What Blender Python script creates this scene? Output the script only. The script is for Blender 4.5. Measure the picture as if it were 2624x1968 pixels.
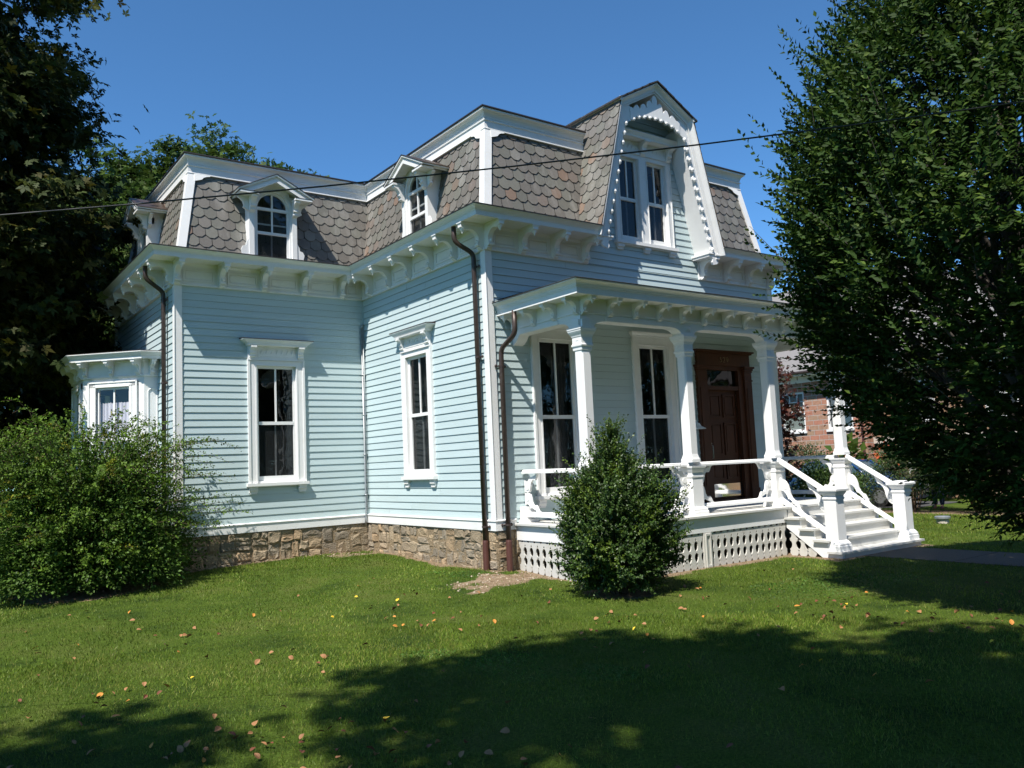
import bpy, bmesh, math, random
import numpy as np
from mathutils import Matrix, Vector
R = math.radians
random.seed(7)
rng = np.random.default_rng(11)
for o in list(bpy.data.objects): bpy.data.objects.remove(o)
SC = bpy.context.scene
COL = SC.collection

# ------------------------------------------------------------------ camera
def setup_camera():
    y, p, r = R(-36.1606), R(5.5228), R(-2.5453)
    f = Vector((-math.sin(y)*math.cos(p), math.cos(y)*math.cos(p), math.sin(p)))
    rt = f.cross(Vector((0, 0, 1))).normalized(); up = rt.cross(f)
    r2 = rt*math.cos(r)+up*math.sin(r); u2 = -rt*math.sin(r)+up*math.cos(r)
    cam = bpy.data.cameras.new('camera'); co = bpy.data.objects.new('camera', cam); COL.objects.link(co)
    m = Matrix((r2, u2, -f)).transposed().to_4x4(); m.translation = Vector((-7.4658, -10.789, 1.9825))
    co.matrix_world = m
    cam.sensor_fit = 'HORIZONTAL'; cam.sensor_width = 36; cam.lens = 36*2124.66/2624
    cam.clip_start = 0.05; cam.clip_end = 2000
    SC.camera = co
setup_camera()
# ------------------------------------------------------------------ world, sun, exposure
SUN = Vector((-0.4773, -0.2516, 0.8419)).normalized()      # towards the sun
SUN_STRENGTH, SKY_STRENGTH, EXPOSURE = 4.75, 0.140, 0.68
w = bpy.data.worlds.new('World'); SC.world = w; w.use_nodes = True
nt = w.node_tree; nt.nodes.clear()
sky = nt.nodes.new('ShaderNodeTexSky'); sky.sky_type = 'NISHITA'; sky.sun_disc = False
sky.sun_elevation = math.asin(SUN.z); sky.sun_rotation = math.atan2(SUN.x, SUN.y)
sky.altitude = 0; sky.air_density = 0.6; sky.dust_density = 0.0; sky.ozone_density = 10.0
bg = nt.nodes.new('ShaderNodeBackground'); bg.inputs['Strength'].default_value = SKY_STRENGTH
wo = nt.nodes.new('ShaderNodeOutputWorld')
tv = nt.nodes.new('ShaderNodeVectorMath'); tv.operation = 'MULTIPLY'; tv.inputs[1].default_value = (0.80, 1.05, 0.99)      # polarised, slightly cyan sky
nt.links.new(sky.outputs[0], tv.inputs[0]); nt.links.new(tv.outputs[0], bg.inputs['Color']); nt.links.new(bg.outputs[0], wo.inputs['Surface'])
sl = bpy.data.lights.new('sun', 'SUN'); sl.energy = SUN_STRENGTH; sl.angle = R(0.5); sl.color = (1.0, 0.95, 0.87)
so = bpy.data.objects.new('sun', sl); COL.objects.link(so)
so.rotation_mode = 'QUATERNION'; so.rotation_quaternion = SUN.to_track_quat('Z', 'Y'); so.location = SUN*60
SC.view_settings.view_transform = 'Standard'; SC.view_settings.look = 'None'
SC.view_settings.exposure = EXPOSURE; SC.view_settings.gamma = 1.0; SC.view_settings.use_curve_mapping = False
SC.render.engine = 'CYCLES'
SC.cycles.max_bounces = 6; SC.cycles.diffuse_bounces = 3; SC.cycles.glossy_bounces = 3
SC.cycles.transmission_bounces = 4; SC.cycles.transparent_max_bounces = 6
SC.cycles.use_denoising = True

# ------------------------------------------------------------------ materials
MATS = {}
def mat(name, col=(0.5, 0.5, 0.5), rough=0.6, var=0.0, vscale=3.0, bump=0.0, bscale=40.0, metal=0.0, tint=0.0,
        spec=0.5, var2=0.0, stretch=None, trans=0.0, dirt=None, dscale=1.0):
    if name in MATS: return MATS[name]
    m = bpy.data.materials.new(name); m.use_nodes = True
    n, L = m.node_tree.nodes, m.node_tree.links
    b = n['Principled BSDF']; out = n['Material Output']
    b.inputs['Roughness'].default_value = rough; b.inputs['Metallic'].default_value = metal
    b.inputs['Specular IOR Level'].default_value = spec
    b.inputs['Base Color'].default_value = (*col, 1)
    geo = n.new('ShaderNodeNewGeometry'); vec = geo.outputs['Position']
    if stretch:
        mp = n.new('ShaderNodeMapping'); mp.inputs['Scale'].default_value = stretch
        L.new(vec, mp.inputs['Vector']); vec = mp.outputs['Vector']
    cur = None
    def mul(factor_out, lo, hi, cur):
        mr = n.new('ShaderNodeMapRange'); mr.inputs['To Min'].default_value = lo; mr.inputs['To Max'].default_value = hi
        L.new(factor_out, mr.inputs['Value'])
        mx = n.new('ShaderNodeVectorMath'); mx.operation = 'SCALE'
        if cur is None: mx.inputs[0].default_value = col
        else: L.new(cur, mx.inputs[0])
        L.new(mr.outputs[0], mx.inputs['Scale']); return mx.outputs[0]
    if var:
        t = n.new('ShaderNodeTexNoise'); t.inputs['Scale'].default_value = vscale; t.inputs['Detail'].default_value = 6
        t.inputs['Roughness'].default_value = 0.6; L.new(vec, t.inputs['Vector'])
        cur = mul(t.outputs['Fac'], 1-var*1.6, 1+var*1.6, cur)
    if tint:
        a = n.new('ShaderNodeAttribute'); a.attribute_name = 'tint'
        mm = n.new('ShaderNodeMix'); mm.data_type = 'RGBA'; mm.blend_type = 'MULTIPLY'; mm.inputs['Factor'].default_value = 1
        if cur is None: mm.inputs['A'].default_value = (*col, 1)
        else: L.new(cur, mm.inputs['A'])
        L.new(a.outputs['Color'], mm.inputs['B']); cur = mm.outputs['Result']
    if dirt:
        t = n.new('ShaderNodeTexNoise'); t.inputs['Scale'].default_value = dscale; t.inputs['Detail'].default_value = 8
        t.inputs['Roughness'].default_value = 0.7; L.new(vec, t.inputs['Vector'])
        mr = n.new('ShaderNodeMapRange'); mr.inputs['From Min'].default_value = 0.52; mr.inputs['From Max'].default_value = 0.75
        mr.inputs['To Max'].default_value = dirt[3]; L.new(t.outputs['Fac'], mr.inputs['Value'])
        mm = n.new('ShaderNodeMix'); mm.data_type = 'RGBA'
        if cur is None: mm.inputs['A'].default_value = (*col, 1)
        else: L.new(cur, mm.inputs['A'])
        mm.inputs['B'].default_value = (*dirt[:3], 1); L.new(mr.outputs[0], mm.inputs['Factor']); cur = mm.outputs['Result']
    if cur is not None: L.new(cur, b.inputs['Base Color'])
    if bump:
        t = n.new('ShaderNodeTexNoise'); t.inputs['Scale'].default_value = bscale; t.inputs['Detail'].default_value = 5
        L.new(vec, t.inputs['Vector'])
        bp = n.new('ShaderNodeBump'); bp.inputs['Strength'].default_value = bump; bp.inputs['Distance'].default_value = 0.02
        L.new(t.outputs['Fac'], bp.inputs['Height']); L.new(bp.outputs[0], b.inputs['Normal'])
    if trans:
        tr = n.new('ShaderNodeBsdfTranslucent')
        if cur is not None: L.new(cur, tr.inputs['Color'])
        else: tr.inputs['Color'].default_value = (*col, 1)
        ms = n.new('ShaderNodeMixShader'); ms.inputs[0].default_value = trans
        L.new(b.outputs[0], ms.inputs[1]); L.new(tr.outputs[0], ms.inputs[2]); L.new(ms.outputs[0], out.inputs['Surface'])
    MATS[name] = m; return m

def glass_mat(name, tintc, screen=0.0, ior=1.7):
    m = bpy.data.materials.new(name); m.use_nodes = True
    n, L = m.node_tree.nodes, m.node_tree.links; n.clear()
    out = n.new('ShaderNodeOutputMaterial'); tr = n.new('ShaderNodeBsdfTransparent'); tr.inputs['Color'].default_value = (*tintc, 1)
    gl = n.new('ShaderNodeBsdfGlossy'); gl.inputs['Roughness'].default_value = 0.01
    geo = n.new('ShaderNodeNewGeometry'); t = n.new('ShaderNodeTexNoise'); t.inputs['Scale'].default_value = 2.2
    L.new(geo.outputs['Position'], t.inputs['Vector'])
    bp = n.new('ShaderNodeBump'); bp.inputs['Strength'].default_value = 0.12; bp.inputs['Distance'].default_value = 0.05
    L.new(t.outputs['Fac'], bp.inputs['Height']); L.new(bp.outputs[0], gl.inputs['Normal'])
    lw = n.new('ShaderNodeLayerWeight'); lw.inputs['Blend'].default_value = 0.5      # Schlick reflectance, the same from both sides
    pw = n.new('ShaderNodeMath'); pw.operation = 'POWER'; pw.inputs[1].default_value = 5; L.new(lw.outputs['Facing'], pw.inputs[0])
    fr = n.new('ShaderNodeMapRange'); fr.inputs['To Min'].default_value = 0.055; fr.inputs['To Max'].default_value = 1.0; L.new(pw.outputs[0], fr.inputs['Value'])
    mx = n.new('ShaderNodeMixShader'); L.new(fr.outputs[0], mx.inputs[0]); L.new(tr.outputs[0], mx.inputs[1]); L.new(gl.outputs[0], mx.inputs[2])
    last = mx
    if screen:
        df = n.new('ShaderNodeBsdfDiffuse'); df.inputs['Color'].default_value = (0.09, 0.1, 0.105, 1)
        m2 = n.new('ShaderNodeMixShader'); m2.inputs[0].default_value = screen
        L.new(mx.outputs[0], m2.inputs[1]); L.new(df.outputs[0], m2.inputs[2]); last = m2
    L.new(last.outputs[0], out.inputs['Surface']); MATS[name] = m; return m

M_BLUE = mat('blue_paint', (0.474, 0.579, 0.594), 0.55, tint=1, var=0.05, vscale=1.3, bump=0.05, bscale=30, stretch=(0.6, 0.6, 6), dirt=(0.415, 0.508, 0.515, 0.35), dscale=2.5)
M_WHITE = mat('white_paint', (0.80, 0.80, 0.79), 0.45, var=0.02, vscale=2.0, bump=0.03, bscale=25, dirt=(0.66, 0.66, 0.63, 0.5), dscale=3.0)
M_GREYW = mat('grey_white_paint', (0.56, 0.55, 0.51), 0.6, var=0.05, vscale=3, dirt=(0.36, 0.32, 0.26, 0.6), dscale=5)
M_TREAD = mat('grey_floor_paint', (0.60, 0.595, 0.565), 0.5, var=0.05, vscale=4, dirt=(0.40, 0.37, 0.33, 0.5), dscale=4)
M_SLATE = mat('roof_slate', (0.150, 0.138, 0.121), 0.55, var=0.10, vscale=9, bump=0.25, bscale=45, tint=1, stretch=(3, 3, 0.7), dirt=(0.36, 0.345, 0.32, 0.65), dscale=0.75)
M_DARK = mat('dark_roof_edge', (0.022, 0.018, 0.018), 0.5, var=0.1)
M_SHING = mat('asphalt_shingle', (0.045, 0.042, 0.042), 0.9, var=0.25, vscale=14, bump=0.5, bscale=60)
M_COPPER = mat('weathered_copper', (0.075, 0.055, 0.045), 0.45, var=0.25, vscale=6, metal=0.5, dirt=(0.16, 0.09, 0.055, 0.6), dscale=4)
M_PIPE = mat('brown_downspout_metal', (0.060, 0.042, 0.036), 0.4, var=0.2, vscale=8, metal=0.3, dirt=(0.15, 0.12, 0.10, 0.45), dscale=6)
M_PIPEBOOT = mat('red_iron_boot', (0.085, 0.030, 0.022), 0.6, var=0.2, vscale=9)
M_GALV = mat('grey_conduit', (0.36, 0.38, 0.39), 0.4, metal=0.6)
M_STONE = mat('rubble_stone', (0.285, 0.232, 0.168), 0.9, var=0.22, vscale=11, bump=0.9, bscale=35, tint=1)
M_MORTAR = mat('stone_mortar', (0.27, 0.212, 0.145), 0.95, var=0.15, vscale=12, bump=0.5, bscale=60)
M_DOOR = mat('mahogany', (0.064, 0.021, 0.009), 0.5, var=0.35, vscale=5, stretch=(6, 6, 0.6), spec=0.25)
M_CHROME = mat('polished_kickplate', (0.80, 0.80, 0.80), 0.06, metal=1.0)
M_STEEL = mat('satin_steel', (0.5, 0.5, 0.48), 0.3, metal=1.0)
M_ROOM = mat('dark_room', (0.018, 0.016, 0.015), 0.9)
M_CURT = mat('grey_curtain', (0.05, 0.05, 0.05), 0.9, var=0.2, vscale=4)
M_LACE = mat('white_cafe_curtain', (0.66, 0.64, 0.70), 0.9, var=0.12, vscale=16, stretch=(1, 1, 0.2))
M_GLASS = glass_mat('window_glass', (0.62, 0.64, 0.64))
M_CLEAR = glass_mat('clear_window_glass', (0.92, 0.93, 0.93))
M_SCREEN = glass_mat('screened_window_glass', (0.42, 0.43, 0.44), 0.16)

# ------------------------------------------------------------------ mesh builder
class MB:
    def __init__(s): s.v = []; s.f = []; s.t = []; s.cur = None; s.smooth = False
    def quad(s, *ps):
        i = len(s.v); s.v += [tuple(p) for p in ps]; s.f.append(tuple(range(i, i+len(ps)))); s.t.append(s.cur)
    def mesh(s, vs, fs):
        i = len(s.v); s.v += [tuple(p) for p in vs]
        for f in fs: s.f.append(tuple(i+k for k in f)); s.t.append(s.cur)
    def hexa(s, p):            # 8 points: bottom 0-3, top 4-7
        s.mesh(p, [(0, 3, 2, 1), (4, 5, 6, 7), (0, 1, 5, 4), (1, 2, 6, 5), (2, 3, 7, 6), (3, 0, 4, 7)])
    def box(s, x0, x1, y0, y1, z0, z1):
        s.hexa([(x0, y0, z0), (x1, y0, z0), (x1, y1, z0), (x0, y1, z0), (x0, y0, z1), (x1, y0, z1), (x1, y1, z1), (x0, y1, z1)])
    def prism(s, poly, fn, t0, t1):   # poly of (a,b); fn(a,b,t)->xyz
        n = len(poly); i = len(s.v)
        s.v += [tuple(fn(a, b, t0)) for a, b in poly]+[tuple(fn(a, b, t1)) for a, b in poly]
        s.f.append(tuple(range(i, i+n))); s.f.append(tuple(range(i+2*n-1, i+n-1, -1))); s.t += [s.cur]*2
        for k in range(n):
            k2 = (k+1) % n; s.f.append((i+k, i+k2, i+n+k2, i+n+k)); s.t.append(s.cur)
    def loft(s, rings, cap=True):
        n = len(rings[0]); i = len(s.v)
        for r in rings: s.v += [tuple(p) for p in r]
        for a in range(len(rings)-1):
            for k in range(n):
                k2 = (k+1) % n; s.f.append((i+a*n+k, i+a*n+k2, i+(a+1)*n+k2, i+(a+1)*n+k)); s.t.append(s.cur)
        if cap:
            s.f.append(tuple(range(i+n-1, i-1, -1))); s.f.append(tuple(i+(len(rings)-1)*n+k for k in range(n))); s.t += [s.cur]*2
    def tube(s, pts, r, seg=8):
        pts = [Vector(p) for p in pts]; rr = r if isinstance(r, (list, tuple)) else [r]*len(pts)
        rings = []; up = None
        for k, p in enumerate(pts):
            d = (pts[min(k+1, len(pts)-1)]-pts[max(k-1, 0)])
            d = d.normalized() if d.length > 1e-9 else Vector((0, 0, 1))
            if up is None:
                up = Vector((0, 0, 1)) if abs(d.z) < 0.9 else Vector((1, 0, 0))
            a = (up-d*up.dot(d))
            if a.length < 1e-6: a = Vector((1, 0, 0))-d*d.x
            a.normalize(); b = d.cross(a); up = a
            rings.append([p+(a*math.cos(2*math.pi*j/seg)+b*math.sin(2*math.pi*j/seg))*rr[k] for j in range(seg)])
        s.loft(rings)
    def lathe(s, c, prof, seg=12):    # prof of (r,z) relative to c
        rings = [[(c[0]+r*math.cos(2*math.pi*j/seg), c[1]+r*math.sin(2*math.pi*j/seg), c[2]+z) for j in range(seg)] for r, z in prof]
        s.loft(rings)
    def sq(s, c, prof, ch=0.0):       # square stack: prof of (half,z), chamfer
        rings = []
        for h, z in prof:
            e = min(ch, h*0.5)
            if ch > 0: p = [(-h+e, -h), (h-e, -h), (h, -h+e), (h, h-e), (h-e, h), (-h+e, h), (-h, h-e), (-h, -h+e)]
            else: p = [(-h, -h), (h, -h), (h, h), (-h, h)]
            rings.append([(c[0]+a, c[1]+b, c[2]+z) for a, b in p])
        s.loft(rings)
    def sweep(s, path, prof, closed_prof=True, cap=True):   # outward = right of travel
        n = len(path); rings = []
        for k in range(n):
            p = Vector(path[k]); d0 = (p-Vector(path[k-1])).normalized() if k > 0 else None
            d1 = (Vector(path[k+1])-p).normalized() if k < n-1 else None
            d0 = d0 or d1; d1 = d1 or d0
            n0 = Vector((d0.y, -d0.x)); n1 = Vector((d1.y, -d1.x))
            m = n0+n1; m = m/m.dot(n0) if m.length > 1e-6 else n0
            rings.append([(p.x+m.x*a, p.y+m.y*a, z) for a, z in prof])
        s.loft(rings, cap)

WL = {}      # world location of each parent candidate
def finish(me, m, recalc=True, tints=None, smooth=False):
    if recalc:
        bm = bmesh.new(); bm.from_mesh(me); bmesh.ops.recalc_face_normals(bm, faces=bm.faces); bm.to_mesh(me); bm.free()
    if m: me.materials.append(m)
    if tints is not None:
        at = me.color_attributes.new('tint', 'FLOAT_COLOR', 'CORNER')
        buf = np.ones((len(me.loops), 4), np.float32)
        for p in me.polygons:
            c = tints[p.index]
            if c is not None: buf[p.loop_start:p.loop_start+p.loop_total, :3] = c
        at.data.foreach_set('color', buf.ravel())
    if smooth: me.polygons.foreach_set('use_smooth', [True]*len(me.polygons))
def link(o, parent=None):
    COL.objects.link(o); WL[o.name] = Vector(o.location)
    if parent is not None:
        o.parent = parent; o.matrix_parent_inverse = Matrix.Translation(WLw(parent)).inverted() if not PR.get(parent.name) else PR[parent.name].inverted()
    return o
PR = {}
def WLw(p): return WL[p.name]
def obj(name, mb, m, parent=None, smooth=False):
    me = bpy.data.meshes.new(name); me.from_pydata(mb.v, [], mb.f); me.update()
    finish(me, m, True, mb.t if any(t is not None for t in mb.t) else None, smooth)
    return link(bpy.data.objects.new(name, me), parent)
def thing(name, label, cat, loc=(0, 0, 0), group=None):
    o = bpy.data.objects.new(name, None); o.location = loc; o.empty_display_size = 0.3
    link(o); tag(o, label, cat, group); return o
def tag(o, label, cat, group=None):
    o['label'] = label; o['category'] = cat
    if group: o['group'] = group
    return o
def struct(o): o['kind'] = 'structure'; return o
def mesh_np(name, V, F, m, parent=None, tint=None, link_it=True):
    me = bpy.data.meshes.new(name); V = np.asarray(V, np.float32); F = np.asarray(F, np.int32)
    me.vertices.add(len(V)); me.vertices.foreach_set('co', V.ravel())
    k = F.shape[1]; me.loops.add(F.size); me.loops.foreach_set('vertex_index', F.ravel())
    me.polygons.add(len(F)); me.polygons.foreach_set('loop_start', np.arange(0, F.size, k, dtype=np.int32))
    me.update(calc_edges=True)
    if m: me.materials.append(m)
    if tint is not None:      # per face
        at = me.color_attributes.new('tint', 'FLOAT_COLOR', 'CORNER')
        b = np.ones((len(F), k, 4), np.float32); b[:, :, :3] = np.asarray(tint, np.float32)[:, None, :]
        at.data.foreach_set('color', b.ravel())
    o = bpy.data.objects.new(name, me)
    return link(o, parent) if link_it else o
# local-space object placed by a transform (child of an un-rotated parent)
def place(me, name, parent, loc, rz=0.0):
    o = bpy.data.objects.new(name, me); o.location = loc; o.rotation_euler = (0, 0, rz); COL.objects.link(o)
    o.parent = parent; o.matrix_parent_inverse = Matrix.Translation(WLw(parent)).inverted()
    WL[o.name] = Vector(loc); PR[o.name] = Matrix.Translation(Vector(loc)) @ Matrix.Rotation(rz, 4, 'Z'); return o
def local_mesh(name, mb, m, smooth=False):
    me = bpy.data.meshes.new(name); me.from_pydata(mb.v, [], mb.f); me.update()
    finish(me, m, True, mb.t if any(t is not None for t in mb.t) else None, smooth); return me
def sub(me, name, parent):        # sub-part sharing the parent's local frame
    o = bpy.data.objects.new(name, me); COL.objects.link(o); o.parent = parent; return o

class Fr:      # wall frame: u along the wall, n outward, z up
    def __init__(s, o, u, n): s.o, s.u, s.n = o, u, n
    def __call__(s, u, n, z): return (s.o[0]+s.u[0]*u+s.n[0]*n, s.o[1]+s.u[1]*u+s.n[1]*n, z)
def fbox(mb, F, u0, u1, n0, n1, z0, z1):
    mb.hexa([F(u0, n0, z0), F(u1, n0, z0), F(u1, n1, z0), F(u0, n1, z0), F(u0, n0, z1), F(u1, n0, z1), F(u1, n1, z1), F(u0, n1, z1)])

# ------------------------------------------------------------------ key dimensions (metres)
L, D, E, WM = 3.663, 4.469, 5.1375, 7.30
Z0, Z1 = 1.125, 5.4375            # water table top, frieze bottom
ZWB = 0.957
def ground(x, y):
    return (0.24+0.19*np.exp(-(((x+1.2)**2)/12+((y-4.2)**2)/9))+0.08*np.exp(-(((x+0.2)**2)/1.2+((y-0.2)**2)/1.2))
            - 0.14*np.clip((x-9)/8, 0, 1))
F_FRONT = Fr((0, 0), (1, 0), (0, -1)); F_MAIN = Fr((0, 0), (0, 1), (-1, 0))
F_WING = Fr((-L, D), (1, 0), (0, -1)); F_WSIDE = Fr((-L, D), (0, 1), (-1, 0))
F_RIGHT = Fr((WM, 0), (0, 1), (1, 0)); F_BACK = Fr((-L, D+E), (1, 0), (0, 1))

house = thing('house', 'pale blue clapboard house with white trim, slate mansard roof and a front porch', 'house', (3.6, 2.2, 0.25))

# ------------------------------------------------------------------ house walls
ROW = 0.12684
def siding(mb, F, u0, u1, z0, z1, holes=(), bound=None):
    k0 = int(math.floor((z0-Z0)/ROW+1e-6))
    z = Z0+k0*ROW
    while z < z1-1e-6:
        a, b = max(z, z0), min(z+ROW, z1)
        segs = [(u0, u1)]
        if bound: segs = [bound((a+b)/2)]
        for h in holes:
            if h[2] < b-1e-6 and h[3] > a+1e-6:
                ns = []
                for s0, s1 in segs:
                    if h[1] <= s0 or h[0] >= s1: ns.append((s0, s1)); continue
                    if h[0] > s0: ns.append((s0, h[0]))
                    if h[1] < s1: ns.append((h[1], s1))
                segs = ns
        cut = []
        for s0, s1 in segs:      # butt joints
            q = s0
            while s1-q > 4.2: e = q+random.uniform(1.6, 3.6); cut.append((q, e-0.0012)); q = e+0.0012
            cut.append((q, s1))
        for s0, s1 in cut:
            kk = random.uniform(0.965, 1.03); mb.cur = (kk, kk, kk*random.uniform(0.99, 1.01))
            j = random.uniform(-0.0012, 0.0012)
            mb.quad(F(s0, 0.018+j, a), F(s1, 0.018+j, a), F(s1, 0.004, b), F(s0, 0.004, b))
            mb.quad(F(s0, 0.002, a+0.004), F(s1, 0.002, a+0.004), F(s1, 0.018+j, a), F(s0, 0.018+j, a))
        mb.cur = None; z += ROW
def hole(c, zb=1.84, zt=4.03, h=0.40): return (c-h, c+h, zb, zt)
WING_WIN, MAIN_WIN, A_WIN, B_WIN = 1.81, 2.30, 1.365, 3.68
GC = 3.667                        # gable centre line
def gable_out(z): return 0.264*(z-5.99)      # how far the gable side leans in at height z
mb = MB(); siding(mb, F_WING, 0, L, Z0, Z1+0.02, [hole(WING_WIN)]); obj('wall', mb, M_BLUE, house)
mb = MB(); siding(mb, F_MAIN, 0, D, Z0, Z1+0.02, [hole(MAIN_WIN)]); obj('wall', mb, M_BLUE, house)
mb = MB()
pd = [(A_WIN-0.40, A_WIN+0.40, 1.45, 4.05), (B_WIN-0.40, B_WIN+0.40, 1.45, 4.05), (4.85, 6.42, 1.05, 3.98)]
siding(mb, F_FRONT, 0, WM, 1.06, Z1+0.02, pd)
gw = [(3.04, 3.56, 5.98, 7.62), (3.77, 4.29, 5.98, 7.62)]
siding(mb, F_FRONT, 0, 0, Z1+0.02, 8.48, gw, bound=lambda z: (2.08+0.06+max(0, gable_out(z)), 5.26-0.06-max(0, gable_out(z))))
obj('wall', mb, M_BLUE, house)
mb = MB(); siding(mb, F_WSIDE, 0, E, Z0, Z1+0.02, [(1.26, 4.14, 1.0, 4.3)]); obj('wall', mb, M_BLUE, house)
mb = MB(); siding(mb, F_RIGHT, 0, D+E, Z0, Z1+0.02); siding(mb, F_BACK, 0, L+WM, Z0, Z1+0.02); obj('wall', mb, M_BLUE, house)

# rubble foundation ------------------------------------------------
def rubble(mb, F, u0, u1, z0, z1):
    mb.cur = (0.85, 0.78, 0.66); fbox(mb, F, u0, u1, -0.10, 0.012, z0, z1)
    def split(a, b, c, d):
        w_, h_ = b-a, d-c
        if (w_*h_ < random.uniform(0.022, 0.10) and w_ < 0.5) or (w_ < 0.2 and h_ < 0.2): stone(a, b, c, d); return
        if w_ > h_*random.uniform(0.9, 1.7):
            m = a+w_*random.uniform(0.32, 0.68); split(a, m, c, d); split(m, b, c, d)
        else:
            m = c+h_*random.uniform(0.35, 0.65); split(a, b, c, m); split(a, b, m, d)
    def stone(a, b, c, d):
        g = random.uniform(0.005, 0.018); a += g; b -= g; c += g; d -= g
        if b-a < 0.04 or d-c < 0.04: return
        j = lambda s: random.uniform(-s, s)
        wj, hj = (b-a)*0.11, (d-c)*0.13
        ring = [(a, c), ((a+b)/2, c), (b, c), (b, (c+d)/2), (b, d), ((a+b)/2, d), (a, d), (a, (c+d)/2)]
        ring = [(p+j(wj), q+j(hj)) for p, q in ring]
        cx = sum(p for p, q in ring)/8; cz = sum(q for p, q in ring)/8
        n1 = random.uniform(0.012, 0.042)
        t = random.choice([(1.1, 1.06, 0.98), (0.92, 0.92, 0.92), (1.15, 1.06, 0.92), (0.82, 0.84, 0.86), (1.05, 1.0, 0.94), (1.16, 1.02, 0.86), (0.98, 0.95, 0.88)])
        k = random.uniform(0.8, 1.2); mb.cur = tuple(x*k for x in t)
        r0 = [F(p, 0.0, q) for p, q in ring]
        r1 = [F(cx+(p-cx)*0.95, n1*0.75, cz+(q-cz)*0.95) for p, q in ring]
        r2 = [F(cx+(p-cx)*0.72+j(0.012), n1+j(0.012), cz+(q-cz)*0.72+j(0.012)) for p, q in ring]
        mb.loft([r0, r1, r2])
    split(u0, u1, z0, z1); mb.cur = None
mb = MB(); rubble(mb, F_WING, 0, L+0.0, 0.05, ZWB); obj('foundation', mb, M_STONE, house)
mb = MB(); rubble(mb, F_MAIN, 0, D, 0.05, ZWB); obj('foundation', mb, M_STONE, house)
mb = MB(); rubble(mb, F_FRONT, 0, WM, 0.02, ZWB); obj('foundation', mb, M_STONE, house)
mb = MB(); rubble(mb, F_WSIDE, 0, E, 0.05, ZWB); rubble(mb, F_RIGHT, 0, D+E, 0.0, ZWB); rubble(mb, F_BACK, 0, L+WM, 0.0, ZWB); obj('foundation', mb, M_STONE, house)

# trim: water table, frieze, cornices --------------------------------
PATH_L = [(WM, D+E), (-L, D+E), (-L, D), (0, D), (0, 0)]      # goes round the back and left
def full_path(end): return PATH_L+[end]
mb = MB()
wt = [(0.0, ZWB), (0.042, ZWB), (0.042, Z0-0.03), (0.055, Z0-0.022), (0.055, Z0-0.008), (0.02, Z0+0.004), (0.0, Z0+0.004)]
mb.sweep(full_path((0.36, 0)), wt); mb.sweep([(WM-0.02, 0), (WM, 0), (WM, D+E)], wt); obj('water_table', mb, M_WHITE, house)
for cx, cy, su, sv in ((0, 0, 1, 1), (-L, D, 1, 1), (WM, 0, -1, 1), (-L, D+E, 1, -1), (WM, D+E, -1, -1)):
    mb = MB(); t, wA, wB = 0.032, 0.10, 0.10
    mb.prism([(-t, -t), (wA, -t), (wA, 0), (0, 0), (0, wB), (-t, wB)], lambda a, b, z: (cx+su*a, cy+sv*b, z), Z0+0.002 if (cx, cy) != (WM, 0) else 1.05, Z1+0.01)
    mb.tube([(cx-su*t, cy-sv*t, Z0+0.01), (cx-su*t, cy-sv*t, Z1)], 0.012, 6)
    obj('corner_board', mb, M_WHITE, house)
mb = MB(); mb.box(-0.03, 0.0, D-0.03, D, Z0+0.01, Z1); obj('corner_board', mb, mat('blue_trim_paint', (0.474, 0.579, 0.594), 0.55), house)

GL, GRX = 2.076, 5.258            # gable feet at the eave
fz = [(0.0, Z1), (0.055, Z1), (0.055, Z1+0.03), (0.034, Z1+0.05), (0.034, 5.80), (0.06, 5.845), (0.0, 5.845)]
mb = MB(); mb.sweep(full_path((2.17, 0)), fz); mb.sweep([(5.07, 0), (WM, 0), (WM, D+E)], fz); obj('frieze', mb, M_WHITE, house)
eave = [(0.0, 5.846), (0.455, 5.846), (0.455, 5.8365), (0.475, 5.8365), (0.475, 5.908), (0.486, 5.914), (0.486, 5.924), (0.497, 5.930),
        (0.512, 5.948), (0.530, 5.966), (0.545, 5.974), (0.5535, 5.978), (0.5535, 5.990), (0.50, 5.992), (0.0, 5.992)]
mb = MB(); mb.sweep(full_path((GL+0.02, 0)), eave); mb.sweep([(GRX-0.02, 0), (WM, 0), (WM, D+E)], eave); obj('eave_cornice', mb, M_WHITE, house)
drip = [(0.0, 5.9925), (0.49, 5.9925), (0.563, 5.986), (0.566, 5.992), (0.563, 6.002), (0.30, 6.03), (-0.16, 6.075), (-0.16, 5.9925)]
mb = MB(); mb.sweep(full_path((GL+0.02, 0)), drip); mb.sweep([(GRX-0.02, 0), (WM, 0), (WM, D+E)], drip); obj('eave_flashing', mb, M_DARK, house)

# raised panels of the frieze
def panel(mb, F, u0, u1, z0=5.52, z1=5.74):
    w_ = 0.028
    for a, b, c, d in ((u0, u1, z0, z0+w_), (u0, u1, z1-w_, z1), (u0, u0+w_, z0+w_, z1-w_), (u1-w_, u1, z0+w_, z1-w_)):
        fbox(mb, F, a, b, 0.03, 0.052, c, d)
    fbox(mb, F, u0+0.045, u1-0.045, 0.03, 0.043, z0+0.045, z1-0.045)

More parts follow.
